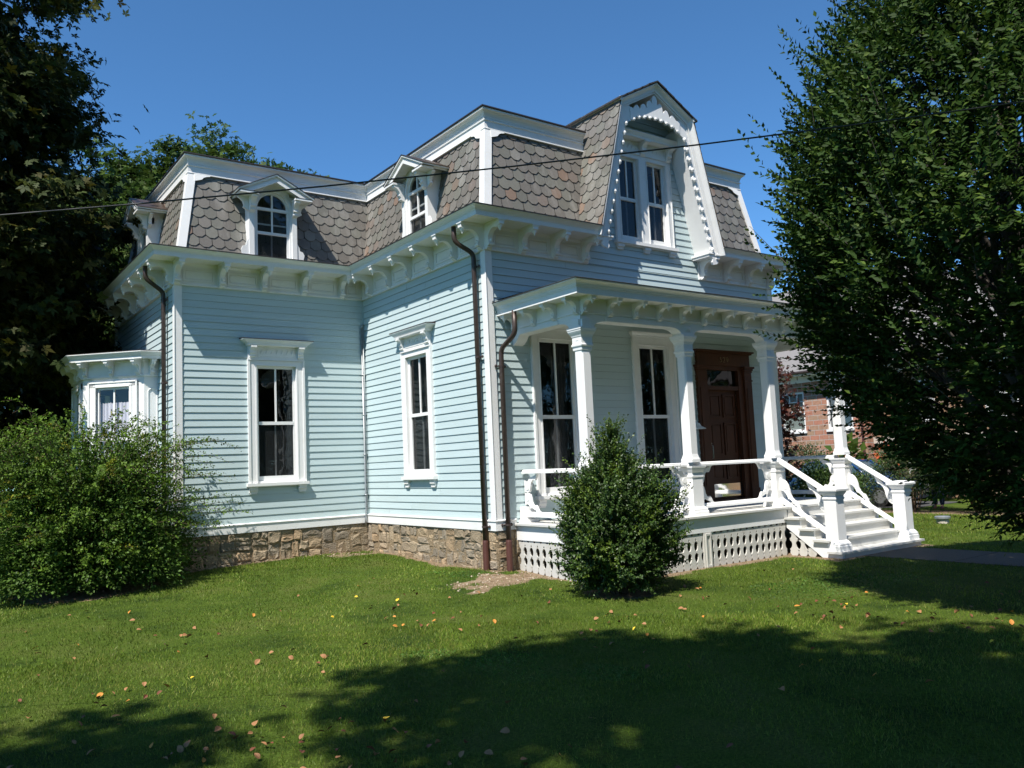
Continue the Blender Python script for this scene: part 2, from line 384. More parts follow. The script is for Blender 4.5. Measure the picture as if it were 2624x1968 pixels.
# bracket: scrolled side profile, cap slab and acorn drop, in local frame (outward = -y)
def bracket_mesh(name, reach, drop, width, sc=1.0):
    mb = MB()
    def arc(cx, cz, r, a0, a1, n): return [(cx+r*math.cos(R(a0+(a1-a0)*i/n)), cz+r*math.sin(R(a0+(a1-a0)*i/n))) for i in range(n+1)]
    r, d = reach, drop
    poly = [(0, 0), (r, 0), (r, -0.16*d), (r-0.03*sc, -0.20*d)]
    poly += arc(0.60*r, -0.60*d, 0.36*r, 58, 200, 10)          # round hollow under the arm
    poly += arc(0.22*r, -0.80*d, 0.085*d, 75, -60, 5)          # lower scroll
    poly += [(0.17*r, -0.86*d), (0.20*r, -0.90*d), (0.19*r, -0.94*d), (0.10*r, -1.0*d), (0, -1.0*d)]
    h = width/2
    mb.prism(poly, lambda a, b, t: (t, -a, b), -h, h)
    mb.box(-h-0.022, h+0.022, -r-0.015, 0, 0.0005, 0.020*sc+0.002)
    mb.box(-h-0.012, h+0.012, -r-0.006, 0, -0.014*sc, 0.0005)
    mb.lathe((0, -r+0.055*sc, -0.17*d), [(0.004, 0.0), (0.036*sc, 0), (0.040*sc, -0.022*sc), (0.030*sc, -0.045*sc), (0.016*sc, -0.068*sc), (0.012*sc, -0.088*sc), (0.003, -0.095*sc)], 10)
    mb.lathe((0, -0.26*r, -0.64*d), [(0.003, 0.02*sc), (0.024*sc, 0.012*sc), (0.028*sc, -0.012*sc), (0.018*sc, -0.03*sc), (0.003, -0.04*sc)], 8)
    return local_mesh(name, mb, M_WHITE)
BRK = bracket_mesh('bracket', 0.43, 0.385, 0.095)
zb = 5.823
def bracket_run(F, rz, us, ulo, uhi):
    for u in us:
        p = F(u, 0.034, zb); place(BRK, 'bracket', house, p, rz)
    e = [ulo]+list(us)+[uhi]
    for i in range(len(e)-1):
        a = e[i]+(0.10 if i > 0 else 0.02); b = e[i+1]-(0.10 if i < len(e)-2 else 0.02)
        if b-a > 0.16:
            pm = MB(); panel(pm, F, a+0.02, b-0.02); obj('frieze_panel', pm, M_WHITE, house)
RM = -math.pi/2
bracket_run(F_MAIN, RM, [0.02+0.79*k for k in range(6)], -0.2, D-0.10)
bracket_run(F_FRONT, 0, [0.02+0.685*k for k in range(4)], -0.2, 2.1)
bracket_run(F_FRONT, 0, [5.16, 5.86, 6.55, 7.26], 5.12, WM)
bracket_run(F_WING, 0, [0.0+0.79*k for k in range(5)], -0.2, L-0.1)
bracket_run(F_WSIDE, RM, [0.02+0.77*k for k in range(7)], -0.2, E)
bracket_run(F_RIGHT, math.pi/2, [0.02+0.8*k for k in range(12)], -0.2, D+E)

# ------------------------------------------------------------------ mansard roof
ZS0, ZS1 = 6.03, 7.72
def sl_off(z): return 0.075+(z-ZS0)*(0.36-0.075)/(ZS1-ZS0)
def slates(mb, P0, U, V, N, lo, hi, vmax, wd=0.228, ex=0.196, red=0.10):
    P0, U, V, N = Vector(P0), Vector(U), Vector(V), Vector(N)
    rows = int(math.ceil(vmax/ex))
    for r in range(rows):
        v0 = r*ex; v1 = min(v0+ex*1.18, vmax); vm = min(v0+ex*0.5, vmax)
        if v0 > vmax-0.02: break
        a, b = lo(vm), hi(vm)
        c0 = math.floor(a/wd)-1
        for c in range(int(c0), int(math.ceil(b/wd))+2):
            uc = (c+0.5*(r % 2))*wd+random.uniform(-0.006, 0.006)
            w_ = wd*random.uniform(0.95, 0.985)
            ua, ub = max(uc-w_/2, a), min(uc+w_/2, b)
            if ub-ua < 0.012: continue
            ch = 0.065; dv = random.uniform(-0.006, 0.006)
            cl = ch if ua > a+1e-6 else 0; cr = ch if ub < b-1e-6 else 0
            cl = min(cl, (ub-ua)*0.4); cr = min(cr, (ub-ua)*0.4)
            pts = []
            if cl: pts += [(ua, v0+dv+cl*0.85), (ua+cl, v0+dv)]
            else: pts += [(ua, v0+dv)]
            if cr: pts += [(ub-cr, v0+dv), (ub, v0+dv+cr*0.85)]
            else: pts += [(ub, v0+dv)]
            if v1 <= v0+dv+ch: pts = [(ua, v0), (ub, v0)]
            pts += [(ub, v1), (ua, v1)]
            k = random.uniform(0.88, 1.12); q = random.random()
            t = (1.0, 1.0, 1.0) if q > red+0.3 else ((1.0, 1.06, 1.03) if q > red else random.choice([(1.30, 0.98, 0.82), (1.18, 1.0, 0.90), (1.10, 0.98, 0.95)]))
            if random.random() < 0.08: t = tuple(x*1.25 for x in (1.0, 1.04, 1.06))
            mb.cur = tuple(x*k for x in t)
            fn = lambda u, v, lift: P0+U*u+V*v+N*(0.018-0.015*(v-v0)/(ex*1.18)+lift)
            n = len(pts); i = len(mb.v)
            mb.v += [tuple(fn(u, v, 0)) for u, v in pts]+[tuple(fn(u, v, -0.012)) for u, v in pts]
            mb.f.append(tuple(range(i, i+n))); mb.t.append(mb.cur)
            for e_ in range(n-2):
                mb.f.append((i+e_, i+n+e_, i+n+e_+1, i+e_+1)); mb.t.append(mb.cur)
    mb.cur = None
def mansard_face(F, ulo, uhi, red=0.1):
    """ulo/uhi(z): limits along the wall at height z"""
    h = ZS1-ZS0; run = sl_off(ZS1)-sl_off(ZS0); ln = math.hypot(h, run)
    P0 = F(0, -sl_off(ZS0), ZS0); Pt = F(0, -sl_off(ZS1), ZS1)
    V = (Vector(Pt)-Vector(P0))/ln; U = Vector((F.u[0], F.u[1], 0)); No = Vector((F.n[0], F.n[1], 0))
    N = (No-V*No.dot(V)).normalized()
    mb = MB()
    z_of = lambda v: ZS0+v*h/ln
    slates(mb, P0, U, V, N, lambda v: ulo(z_of(v)), lambda v: uhi(z_of(v)), ln, red=red)
    mb.cur = (0.25, 0.25, 0.25)
    q = [F(ulo(z), -sl_off(z)-0.002, z) for z in (ZS0-0.05,)]+[F(uhi(ZS0-0.05), -sl_off(ZS0-0.05)-0.002, ZS0-0.05), F(uhi(ZS1+0.2), -sl_off(ZS1+0.2)-0.002, ZS1+0.2), F(ulo(ZS1+0.2), -sl_off(ZS1+0.2)-0.002, ZS1+0.2)]
    mb.quad(*q); mb.cur = None
    obj('slate_roof', mb, M_SLATE, house)
mansard_face(F_MAIN, lambda z: sl_off(z), lambda z: D+sl_off(z), 0.10)
mansard_face(F_WING, lambda z: sl_off(z), lambda z: L+sl_off(z), 0.03)
mansard_face(F_WSIDE, lambda z: sl_off(z), lambda z: E-sl_off(z), 0.05)
mansard_face(F_FRONT, lambda z: sl_off(z), lambda z: GL+gable_out(z)+0.10, 0.10)
mansard_face(F_FRONT, lambda z: GRX-gable_out(z)-0.10, lambda z: WM-sl_off(z), 0.10)
mansard_face(F_RIGHT, lambda z: sl_off(z), lambda z: D+E-sl_off(z), 0.10)
mansard_face(F_BACK, lambda z: sl_off(z), lambda z: L+WM-sl_off(z), 0.10)
# hip boards
for cx, cy, su, sv in ((0, 0, 1, 1), (-L, D, 1, 1), (WM, 0, -1, 1), (-L, D+E, 1, -1), (WM, D+E, -1, -1)):
    mb = MB(); rings = []
    for z in (ZS0-0.02, ZS1+0.02):
        o_ = sl_off(z); t, w_ = 0.042, 0.105
        rings.append([(cx+su*(o_+a), cy+sv*(o_+b), z) for a, b in ((-t, -t), (w_, -t), (w_, 0.01), (0.01, 0.01), (0.01, w_), (-t, w_))])
    mb.loft(rings); obj('hip_board', mb, M_WHITE, house)
# upper cornice
def uprof(p):
    return p
UC = [(-0.45, 7.66), (-0.300, 7.66), (-0.300, 7.675), (-0.312, 7.685), (-0.312, 7.80), (-0.295, 7.808), (-0.295, 7.828), (-0.315, 7.836), (-0.315, 7.845),
      (-0.305, 7.852), (-0.302, 7.885), (-0.285, 7.925), (-0.255, 7.955), (-0.228, 7.966), (-0.228, 7.996), (-0.45, 7.996)]
UDARK = [(-0.6, 7.9965), (-0.215, 7.9965), (-0.210, 8.005), (-0.215, 8.028), (-0.6, 8.04)]
up1 = PATH_L+[(2.52, 0)]; up2 = [(4.82, 0), (WM, 0), (WM, D+E)]
mb = MB(); mb.sweep(up1, UC); mb.sweep(up2, UC); obj('upper_cornice', mb, M_WHITE, house)
mb = MB(); mb.sweep(up1, UDARK); mb.sweep(up2, UDARK)
s_ = 0.5
mb.prism([(-L+s_, D+E-s_), (-L+s_, D+s_), (s_, D+s_), (s_, s_), (WM-s_, s_), (WM-s_, D+E-s_)], lambda a, b, z: (a, b, z), 8.0, 8.042)
obj('flat_roof', mb, M_DARK, house)
# little scalloped spandrels where hip boards meet the upper frieze
mb = MB()
def spandrel(F, u, sgn):
    z = 7.665
    poly = [(0, 0.01), (0.30, 0.01), (0.29, -0.02), (0.22, -0.035), (0.17, -0.06), (0.14, -0.10), (0.09, -0.12), (0.0, -0.15)]
    mb.prism(poly, lambda a, b, t: F(u+sgn*a, -sl_off(z+b)+t, z+b), 0.026, 0.05)
for F, u, sg in ((F_MAIN, 0.42, 1), (F_FRONT, 0.42, 1), (F_WING, 0.42, 1), (F_FRONT, WM-0.42, -1), (F_WSIDE, 0.42, 1)):
    mb = MB(); spandrel(F, u, sg); obj('frieze_spandrel', mb, M_WHITE, house)

# ------------------------------------------------------------------ windows (local frame: x along, -y outward, z absolute)
def LB(mb, x0, x1, n0, n1, z0, z1): mb.box(x0, x1, -n1, -n0, z0, z1)
def frame_rect(mb, x0, x1, z0, z1, w_, n0, n1, bot=None):
    bot = w_ if bot is None else bot
    LB(mb, x0, x0+w_, n0, n1, z0, z1); LB(mb, x1-w_, x1, n0, n1, z0, z1)
    LB(mb, x0+w_, x1-w_, n0, n1, z1-w_, z1); LB(mb, x0+w_, x1-w_, n0, n1, z0, z0+bot)
def sash_parts(x0, x1, z0, z1, zm, lights=True, storm=None):
    """returns meshes: sash, upper pane, lower pane. zm = meeting rail centre"""
    mb = MB()
    frame_rect(mb, x0, x1, z0, z1, 0.05, -0.055, -0.02, 0.09)
    LB(mb, x0+0.05, x1-0.05, -0.055, -0.012, zm-0.03, zm+0.03)
    xc = (x0+x1)/2
    LB(mb, xc-0.016, xc+0.016, -0.05, -0.024, zm+0.03, z1-0.05)
    LB(mb, xc-0.014, xc+0.014, -0.085, -0.065, z0+0.09, zm-0.03)
    if storm: LB(mb, x0+0.05, x1-0.05, -0.05, -0.02, storm[0]-0.016, storm[0]+0.016); LB(mb, x0+0.05, x1-0.05, -0.05, -0.02, storm[1]-0.016, storm[1]+0.016)
    p1 = MB(); p1.quad((x0+0.03, 0.04, zm), (x1-0.03, 0.04, zm), (x1-0.03, 0.04, z1-0.03), (x0+0.03, 0.04, z1-0.03))
    p2 = MB(); p2.quad((x0+0.03, 0.045, z0+0.03), (x1-0.03, 0.045, z0+0.03), (x1-0.03, 0.045, zm), (x0+0.03, 0.045, zm))
    return mb, p1, p2
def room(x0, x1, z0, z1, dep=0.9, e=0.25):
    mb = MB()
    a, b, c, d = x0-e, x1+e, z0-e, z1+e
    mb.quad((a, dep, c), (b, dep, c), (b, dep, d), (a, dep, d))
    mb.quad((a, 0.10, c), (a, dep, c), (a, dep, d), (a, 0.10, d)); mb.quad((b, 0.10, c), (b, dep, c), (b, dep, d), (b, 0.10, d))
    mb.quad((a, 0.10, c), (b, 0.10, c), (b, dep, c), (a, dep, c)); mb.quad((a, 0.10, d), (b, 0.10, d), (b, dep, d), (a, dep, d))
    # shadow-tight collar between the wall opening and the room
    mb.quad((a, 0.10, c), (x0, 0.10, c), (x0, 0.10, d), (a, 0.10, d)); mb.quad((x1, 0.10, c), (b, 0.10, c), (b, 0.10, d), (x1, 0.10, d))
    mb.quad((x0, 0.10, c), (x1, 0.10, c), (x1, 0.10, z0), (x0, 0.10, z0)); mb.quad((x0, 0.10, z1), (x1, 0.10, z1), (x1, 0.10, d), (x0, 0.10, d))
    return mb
def curtain(x0, x1, z0, z1, y=0.16, amp=0.022, folds=5, gather=0.0):
    mb = MB(); n = folds*6
    xs = [x0+(x1-x0)*i/n for i in range(n+1)]
    P = lambda i, z: (xs[i]+gather*(z-z0)/(z1-z0)*(0.5-i/n), y+amp*math.sin(i*2*math.pi/6+0.4*math.sin(i*1.7)), z)
    for i in range(n): mb.quad(P(i, z0), P(i+1, z0), P(i+1, z1), P(i, z1))
    return mb
def sill(mb, hw, z, proj=0.10):
    LB(mb, -hw, hw, 0.0, proj, z, z+0.055); LB(mb, -hw+0.03, hw-0.03, 0.0, proj-0.03, z-0.02, z)
    for s_ in (-1, 1):
        c = s_*(hw-0.12)
        mb.hexa([(c-0.075, 0, z-0.12), (c+0.075, 0, z-0.12), (c+0.075, -0.045, z-0.12), (c-0.075, -0.045, z-0.12), (c-0.075, 0, z-0.02), (c+0.075, 0, z-0.02), (c+0.075, -0.075, z-0.02), (c-0.075, -0.075, z-0.02)])
        LB(mb, c-0.06, c+0.06, 0, 0.05, z-0.14, z-0.12); LB(mb, c-0.08, c+0.08, 0, 0.068, z-0.075, z-0.055)
def window_unit(F_pt, rz, kind, curt=None):
    """long sash window. kind 'hood' or 'porch'"""
    zb_, zt = (1.84, 4.03) if kind == 'hood' else (1.45, 4.05)
    mb = MB()
    cw = 0.54
    for s_ in (-1, 1):
        a, b = sorted((s_*0.385, s_*cw)); LB(mb, a, b, -0.06, 0.042, zb_, zt+0.10)
        a, b = sorted((s_*(cw-0.03), s_*(cw+0.012))); LB(mb, a, b, 0.0, 0.058, zb_, zt+0.10)
        a, b = sorted((s_*0.385, s_*0.41)); LB(mb, a, b, 0.042, 0.05, zb_, zt+0.02)
    LB(mb, -0.385, 0.385, -0.06, 0.042, zt, zt+0.10)
    LB(mb, -0.385, 0.385, 0.042, 0.05, zt, zt+0.02)
    LB(mb, -0.385, 0.385, -0.06, 0.02, zb_, zb_+0.035)
    o = place(local_mesh('window', mb, M_WHITE), 'window', house, F_pt, rz)
    sm = MB()
    s, p1, p2 = sash_parts(-0.385, 0.385, zb_+0.035, zt, 2.95 if kind == 'hood' else 2.74, storm=None if kind == 'hood' else None)
    sub(local_mesh('sash', s, M_WHITE), 'sash', o)
    sub(local_mesh('pane', p1, M_GLASS), 'pane', o); sub(local_mesh('pane', p2, M_SCREEN), 'pane', o)
    sm = MB(); sill(sm, cw+0.05, zb_-0.055); sub(local_mesh('sill', sm, M_WHITE), 'sill', o)
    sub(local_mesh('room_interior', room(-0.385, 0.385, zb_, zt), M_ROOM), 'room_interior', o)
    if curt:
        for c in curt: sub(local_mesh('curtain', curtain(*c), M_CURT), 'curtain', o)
    h = MB()
    if kind == 'hood':
        zf = zt+0.10
        LB(h, -cw, cw, 0, 0.05, zf, zf+0.26); LB(h, -cw-0.01, cw+0.01, 0.0, 0.066, zf, zf+0.022); LB(h, -0.36, 0.36, 0.05, 0.056, zf+0.07, zf+0.2)
        for s_ in (-1, 1):
            c = s_*(cw-0.075)
            poly = [(0.05, 0), (0.17, 0), (0.17, -0.03), (0.13, -0.05), (0.105, -0.09), (0.11, -0.13), (0.085, -0.16), (0.09, -0.19), (0.05, -0.22)]
            h.prism(poly, lambda a, b, t: (c+t, -a, zf+0.26+b), -0.055, 0.055)
        for k in range(7):
            x = -0.30+k*0.1
            h.hexa([(x-0.012, -0.056, zf+0.13), (x+0.0, -0.056, zf+0.13), (x+0.0, -0.066, zf+0.13), (x-0.012, -0.066, zf+0.13), (x+0.02, -0.056, zf+0.2), (x+0.035, -0.056, zf+0.2), (x+0.035, -0.072, zf+0.2), (x+0.02, -0.072, zf+0.2)])
        zc = zf+0.26; pj = 0.20; hw = 0.685
        prof = [(hw-0.14, pj-0.05, zc), (hw-0.12, pj-0.04, zc+0.012), (hw-0.105, pj-0.035, zc+0.045), (hw-0.09, pj-0.03, zc+0.05), (hw-0.06, pj-0.022, zc+0.075), (hw-0.02, pj-0.006, zc+0.098), (hw, pj, zc+0.105), (hw, pj, zc+0.120)]
        h.loft([[(-a, 0, z), (a, 0, z), (a, -n, z), (-a, -n, z)] for a, n, z in prof])
        sub(local_mesh('window_hood', h, M_WHITE), 'window_hood', o)
        t = MB(); t.hexa([(-hw-0.006, 0, zc+0.1205), (hw+0.006, 0, zc+0.1205), (hw+0.006, -pj-0.006, zc+0.1205), (-hw-0.006, -pj-0.006, zc+0.1205), (-hw-0.006, 0, zc+0.15), (hw+0.006, 0, zc+0.15), (hw+0.006, -pj-0.006, zc+0.132), (-hw-0.006, -pj-0.006, zc+0.132)])
        sub(local_mesh('hood_flashing', t, M_COPPER), 'hood_flashing', o)
    else:
        zf = zt+0.10
        prof = [(cw, 0.05, zf), (cw, 0.05, zf+0.05), (cw+0.015, 0.06, zf+0.055), (cw+0.02, 0.065, zf+0.085), (cw+0.035, 0.085, zf+0.095), (cw+0.05, 0.1, zf+0.125), (cw+0.05, 0.1, zf+0.14)]
        h.loft([[(-a, 0, z), (a, 0, z), (a, -n, z), (-a, -n, z)] for a, n, z in prof])
        sub(local_mesh('window_hood', h, M_WHITE), 'window_hood', o)
    return o
window_unit((-L+WING_WIN, D, 0), 0, 'hood', [(0.10, 0.22, 1.9, 3.6, 0.35, 0.03, 2), (0.26, 0.34, 1.9, 3.95, 0.2, 0.02, 2)])
window_unit((0, MAIN_WIN, 0), RM, 'hood', [(-0.10, 0.0, 1.9, 3.9, 0.35, 0.02, 2), (0.12, 0.2, 1.9, 3.95, 0.3, 0.02, 2)])
window_unit((A_WIN, 0, 0), 0, 'porch', [(-0.36, -0.02, 1.5, 2.9, 0.18, 0.03, 5, 0.2), (0.14, 0.36, 1.5, 3.95, 0.22, 0.03, 3)])
window_unit((B_WIN, 0, 0), 0, 'porch', [(-0.36, -0.15, 1.5, 3.95, 0.24, 0.03, 3), (0.08, 0.34, 1.5, 3.95, 0.2, 0.03, 4)])

# ------------------------------------------------------------------ dormers
def arch_pts(r, cx, cz, n=16): return [(cx+r*math.cos(math.pi*i/n), cz+r*math.sin(math.pi*i/n)) for i in range(n+1)]
def dormer(pt, rz):
    zb_, zs, ra = 6.02, 7.09, 0.335
    mb = MB()
    # face board with the arched opening: two jambs + spandrel pieces
    for s_ in (-1, 1):
        a, b = sorted((s_*0.335, s_*0.40)); LB(mb, a, b, -0.10, 0.0, zb_, zs)
        pl = sorted((s_*0.375, s_*0.47)); LB(mb, pl[0], pl[1], -0.2, 0.035, zb_, 7.22)        # pilaster
        LB(mb, s_*0.42-0.055, s_*0.42+0.055, -0.1, 0.055, zb_, zb_+0.10)
        # cheek
        cx = s_*0.443
        mb.hexa([(cx-0.015, 0.03, zb_), (cx+0.015, 0.03, zb_), (cx+0.015, 0.16, zb_), (cx-0.015, 0.16, zb_), (cx-0.015, 0.03, 7.36), (cx+0.015, 0.03, 7.36), (cx+0.015, 0.46, 7.36), (cx-0.015, 0.46, 7.36)])
        # console under the eave
        poly = [(0.02, 0.0), (0.24, 0.0), (0.24, -0.04), (0.19, -0.06), (0.15, -0.10), (0.12, -0.15), (0.14, -0.19), (0.10, -0.22), (0.11, -0.26), (0.03, -0.30)]
        mb.prism(poly, lambda a, b, t: (s_*0.42+t, -a, 7.26+b), -0.05, 0.05)
        poly = [(0.0, 0.0), (0.20, 0.0), (0.20, -0.03), (0.16, -0.05), (0.11, -0.10), (0.09, -0.17), (0.11, -0.21), (0.06, -0.24), (0.0, -0.26)]
        mb.prism(poly, lambda a, b, t: (s_*(0.47+a), -t, 7.26+b), -0.03, 0.03)
        # lateral foot scroll
        poly = [(0.0, 0.0), (0.20, 0.0), (0.20, 0.03), (0.17, 0.07), (0.13, 0.13), (0.14, 0.17), (0.15, 0.22), (0.12, 0.28), (0.06, 0.30), (0.05, 0.36), (0.02, 0.42), (0.0, 0.45)]
        mb.prism(poly, lambda a, b, t: (s_*(0.47+a), -t, zb_+b), -0.02, 0.02)
        LB(mb, *sorted((s_*0.36, s_*0.70)), 0.02, 0.27, 7.262, 7.30)       # return cap
    # spandrel: front board above the arch, as strips between arch and raking line
    top = lambda x: 7.66-abs(x)*0.52
    A = arch_pts(ra, 0, zs, 18)
    for i in range(18):
        (x0, z0), (x1, z1) = A[i], A[i+1]
        mb.hexa([(x0, 0.10, z0), (x1, 0.10, z1), (x1, 0.0, z1), (x0, 0.0, z0), (x0, 0.10, top(x0)), (x1, 0.10, top(x1)), (x1, 0.0, top(x1)), (x0, 0.0, top(x0))])
        # moulded archivolt
        k = 0.04/ra
        mb.hexa([(x0, 0.0, z0), (x1, 0.0, z1), (x1, -0.02, z1), (x0, -0.02, z0), (x0*(1+k), 0.0, zs+(z0-zs)*(1+k)), (x1*(1+k), 0.0, zs+(z1-zs)*(1+k)), (x1*(1+k), -0.02, zs+(z1-zs)*(1+k)), (x0*(1+k), -0.02, zs+(z0-zs)*(1+k))])
    for s_ in (-1, 1):
        a, b = sorted((s_*0.335, s_*0.47)); mb.box(a, b, 0.0, 0.10, zs, 7.38)
    LB(mb, -0.40, 0.40, -0.1, 0.03, zb_-0.02, zb_+0.045)
    o = place(local_mesh('dormer', mb, M_WHITE), 'dormer', house, pt, rz)
    # pediment roof: white raking cornice + dark metal skin
    w_ = MB(); t_ = MB()
    for s_ in (-1, 1):
        sec = lambda n, y: None
        def rake(x, dz): return 7.70-abs(x)*0.50+dz
        hw = 0.735
        for (n0, n1, d0, d1, xe) in ((-0.55, 0.225, -0.085, -0.03, hw-0.05), (-0.55, 0.27, -0.03, 0.0, hw)):
            w_.hexa([(0, -n0, rake(0, d0)), (s_*xe, -n0, rake(xe, d0)), (s_*xe, -n1, rake(xe, d0)), (0, -n1, rake(0, d0)), (0, -n0, rake(0, d1)), (s_*xe, -n0, rake(xe, d1)), (s_*xe, -n1, rake(xe, d1)), (0, -n1, rake(0, d1))])
        w_.hexa([(0, -0.225, rake(0, -0.15)), (s_*(hw-0.18), -0.225, rake(hw-0.18, -0.15)), (s_*(hw-0.18), -0.245, rake(hw-0.18, -0.15)), (0, -0.245, rake(0, -0.15)), (0, -0.225, rake(0, -0.084)), (s_*(hw-0.05), -0.225, rake(hw-0.05, -0.084)), (s_*(hw-0.05), -0.245, rake(hw-0.05, -0.084)), (0, -0.245, rake(0, -0.084))])
        hw2 = hw+0.012
        t_.hexa([(0, 0.62, rake(0, 0.001)), (s_*hw2, 0.62, rake(hw2, 0.001)), (s_*hw2, -0.28, rake(hw2, 0.001)), (0, -0.28, rake(0, 0.001)), (0, 0.62, rake(0, 0.014)), (s_*hw2, 0.62, rake(hw2, 0.014)), (s_*hw2, -0.28, rake(hw2, 0.014)), (0, -0.28, rake(0, 0.014))])
        t_.box(*sorted((s_*0.36, s_*0.71)), -0.275, -0.02, 7.3005, 7.308)
    sub(local_mesh('pediment', w_, M_WHITE), 'pediment', o); sub(local_mesh('dormer_roof', t_, M_COPPER), 'dormer_roof', o)
    # sash
    s = MB(); rin = ra-0.045
    for s_ in (-1, 1): LB(s, *sorted((s_*(ra-0.045), s_*ra)), -0.075, -0.03, zb_+0.045, zs)
    LB(s, -rin, rin, -0.075, -0.03, zb_+0.045, zb_+0.11); LB(s, -ra, ra, -0.075, -0.022, zs-0.035, zs+0.02)
    LB(s, -rin, rin, -0.075, -0.022, 6.585, 6.635); LB(s, -0.015, 0.015, -0.07, -0.036, 6.635, zs-0.035); LB(s, -0.015, 0.015, -0.095, -0.076, zb_+0.11, 6.585)
    LB(s, -0.016, 0.016, -0.07, -0.03, zs+0.02, zs+rin); LB(s, -rin, rin, -0.1, -0.076, 6.78, 6.81)
    for i in range(18):
        (x0, z0), (x1, z1) = A[i], A[i+1]; k = rin/ra
        s.hexa([(x0*k, 0.075, zs+(z0-zs)*k), (x1*k, 0.075, zs+(z1-zs)*k), (x1*k, 0.03, zs+(z1-zs)*k), (x0*k, 0.03, zs+(z0-zs)*k), (x0, 0.075, z0), (x1, 0.075, z1), (x1, 0.03, z1), (x0, 0.03, z0)])
    sub(local_mesh('sash', s, M_WHITE), 'sash', o)
    p = MB(); p.quad(*[(x, 0.055, z) for x, z in [(-ra+0.02, zs), (ra-0.02, zs)]+arch_pts(ra-0.02, 0, zs, 18)[1:-1]])
    p.quad((-ra+0.02, 0.055, 6.6), (ra-0.02, 0.055, 6.6), (ra-0.02, 0.055, zs), (-ra+0.02, 0.055, zs))
    sub(local_mesh('pane', p, M_GLASS), 'pane', o)
    p = MB(); p.quad((-ra+0.02, 0.06, zb_+0.05), (ra-0.02, 0.06, zb_+0.05), (ra-0.02, 0.06, 6.6), (-ra+0.02, 0.06, 6.6)); sub(local_mesh('pane', p, M_SCREEN), 'pane', o)
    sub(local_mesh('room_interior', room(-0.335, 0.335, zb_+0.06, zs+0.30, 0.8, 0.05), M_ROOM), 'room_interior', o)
    return o
dormer((-L+1.80, D-0.005, 0), 0)
dormer((-0.005, 2.16, 0), RM)
dormer((-L-0.005, D+2.45, 0), RM)

# ------------------------------------------------------------------ front gable
GP = 8.943; SH = 8.43
def out_line(off, zlow=5.86):
    """outline of the gable inset by off (roughly perpendicular)"""
    k = off
    lx = lambda z: GL+gable_out(z)+k*1.03
    zsh = SH-k*0.75
    return [(lx(zlow), zlow), (lx(zsh), zsh), (GC, GP-k*1.16), (2*GC-lx(zsh), zsh), (2*GC-lx(zlow), zlow)]
ga = MB()
# box sides and roof soffit (white inside), 0.27 thick overall
o0, o1 = out_line(0.015), out_line(0.27)
YF, YB = -0.50, 3.0
o2 = out_line(0.12)
for i in range(4):
    oi = o1 if i in (0, 3) else o2
    a, b, c, d = o0[i], o0[i+1], oi[i+1], oi[i]
    f = lambda p, y: (p[0], y, p[1])
    ga.hexa([f(a, -0.015), f(b, -0.015), f(c, -0.015), f(d, -0.015), f(a, YF+0.06), f(b, YF+0.06), f(c, YF+0.06), f(d, YF+0.06)])
    if True:
        ga.hexa([f(a, YB), f(b, YB), f(c, YB), f(d, YB), f(a, -0.016), f(b, -0.016), f(c, -0.016), f(d, -0.016)])
obj('gable_box', ga, M_WHITE, house)
# bargeboard with scalloped inner edge
def lerp(p, q, t): return (p[0]+(q[0]-p[0])*t, p[1]+(q[1]-p[1])*t)
bb = MB(); yB0, yB1 = -0.445, -0.405
outl = out_line(0.10); inn = out_line(0.205)
scal = []
def lobes(p, q, n, amp, into):
    """scalloped edge from p to q, lobes pushed along 'into'"""
    pts = []
    for k in range(n):
        for j in range(7):
            t = (k+j/6.0)/n; b = lerp(p, q, t)
            h = amp*(abs(math.sin(math.pi*j/6.0))**0.7); pts.append((b[0]+into[0]*h, b[1]+into[1]*h))
    return pts
nrm = (math.cos(math.atan(0.264)), -0.26)
left = lobes(inn[0], (inn[1][0]-0.0, 8.13), 12, 0.075, (0.96, -0.2))
right = [(2*GC-x, z) for x, z in left]
poly = [outl[0], outl[1]]+[(GL+gable_out(8.16)+0.10*1.03, 8.22)]
fn = lambda a, b, t: (a, t, b)
leftpoly = [outl[0]]+left+[(inn[1][0]+0.02, 8.16), outl[1]]
bb.prism(leftpoly, fn, yB0, yB1); bb.prism([(2*GC-x, z) for x, z in leftpoly], fn, yB0, yB1)
# foot curls
for sg in (-1, 1):
    m_ = lambda x: GC+sg*(x-GC)
    foot = [(2.14, 5.88), (2.31, 5.88), (2.33, 5.82), (2.30, 5.75), (2.33, 5.69), (2.30, 5.64), (2.20, 5.66), (2.15, 5.70), (2.17, 5.76), (2.14, 5.80)]
    bb.prism([(m_(x), z) for x, z in foot], fn, yB0, yB1)
    for k in range(12):
        c = lerp(inn[0], (inn[1][0], 8.13), (k+0.5)/12)
        bb.lathe((m_(c[0]+0.03), yB0-0.012, c[1]-0.02), [(0.003, 0.042), (0.027, 0.024), (0.031, -0.005), (0.016, -0.04), (0.003, -0.055)], 8)
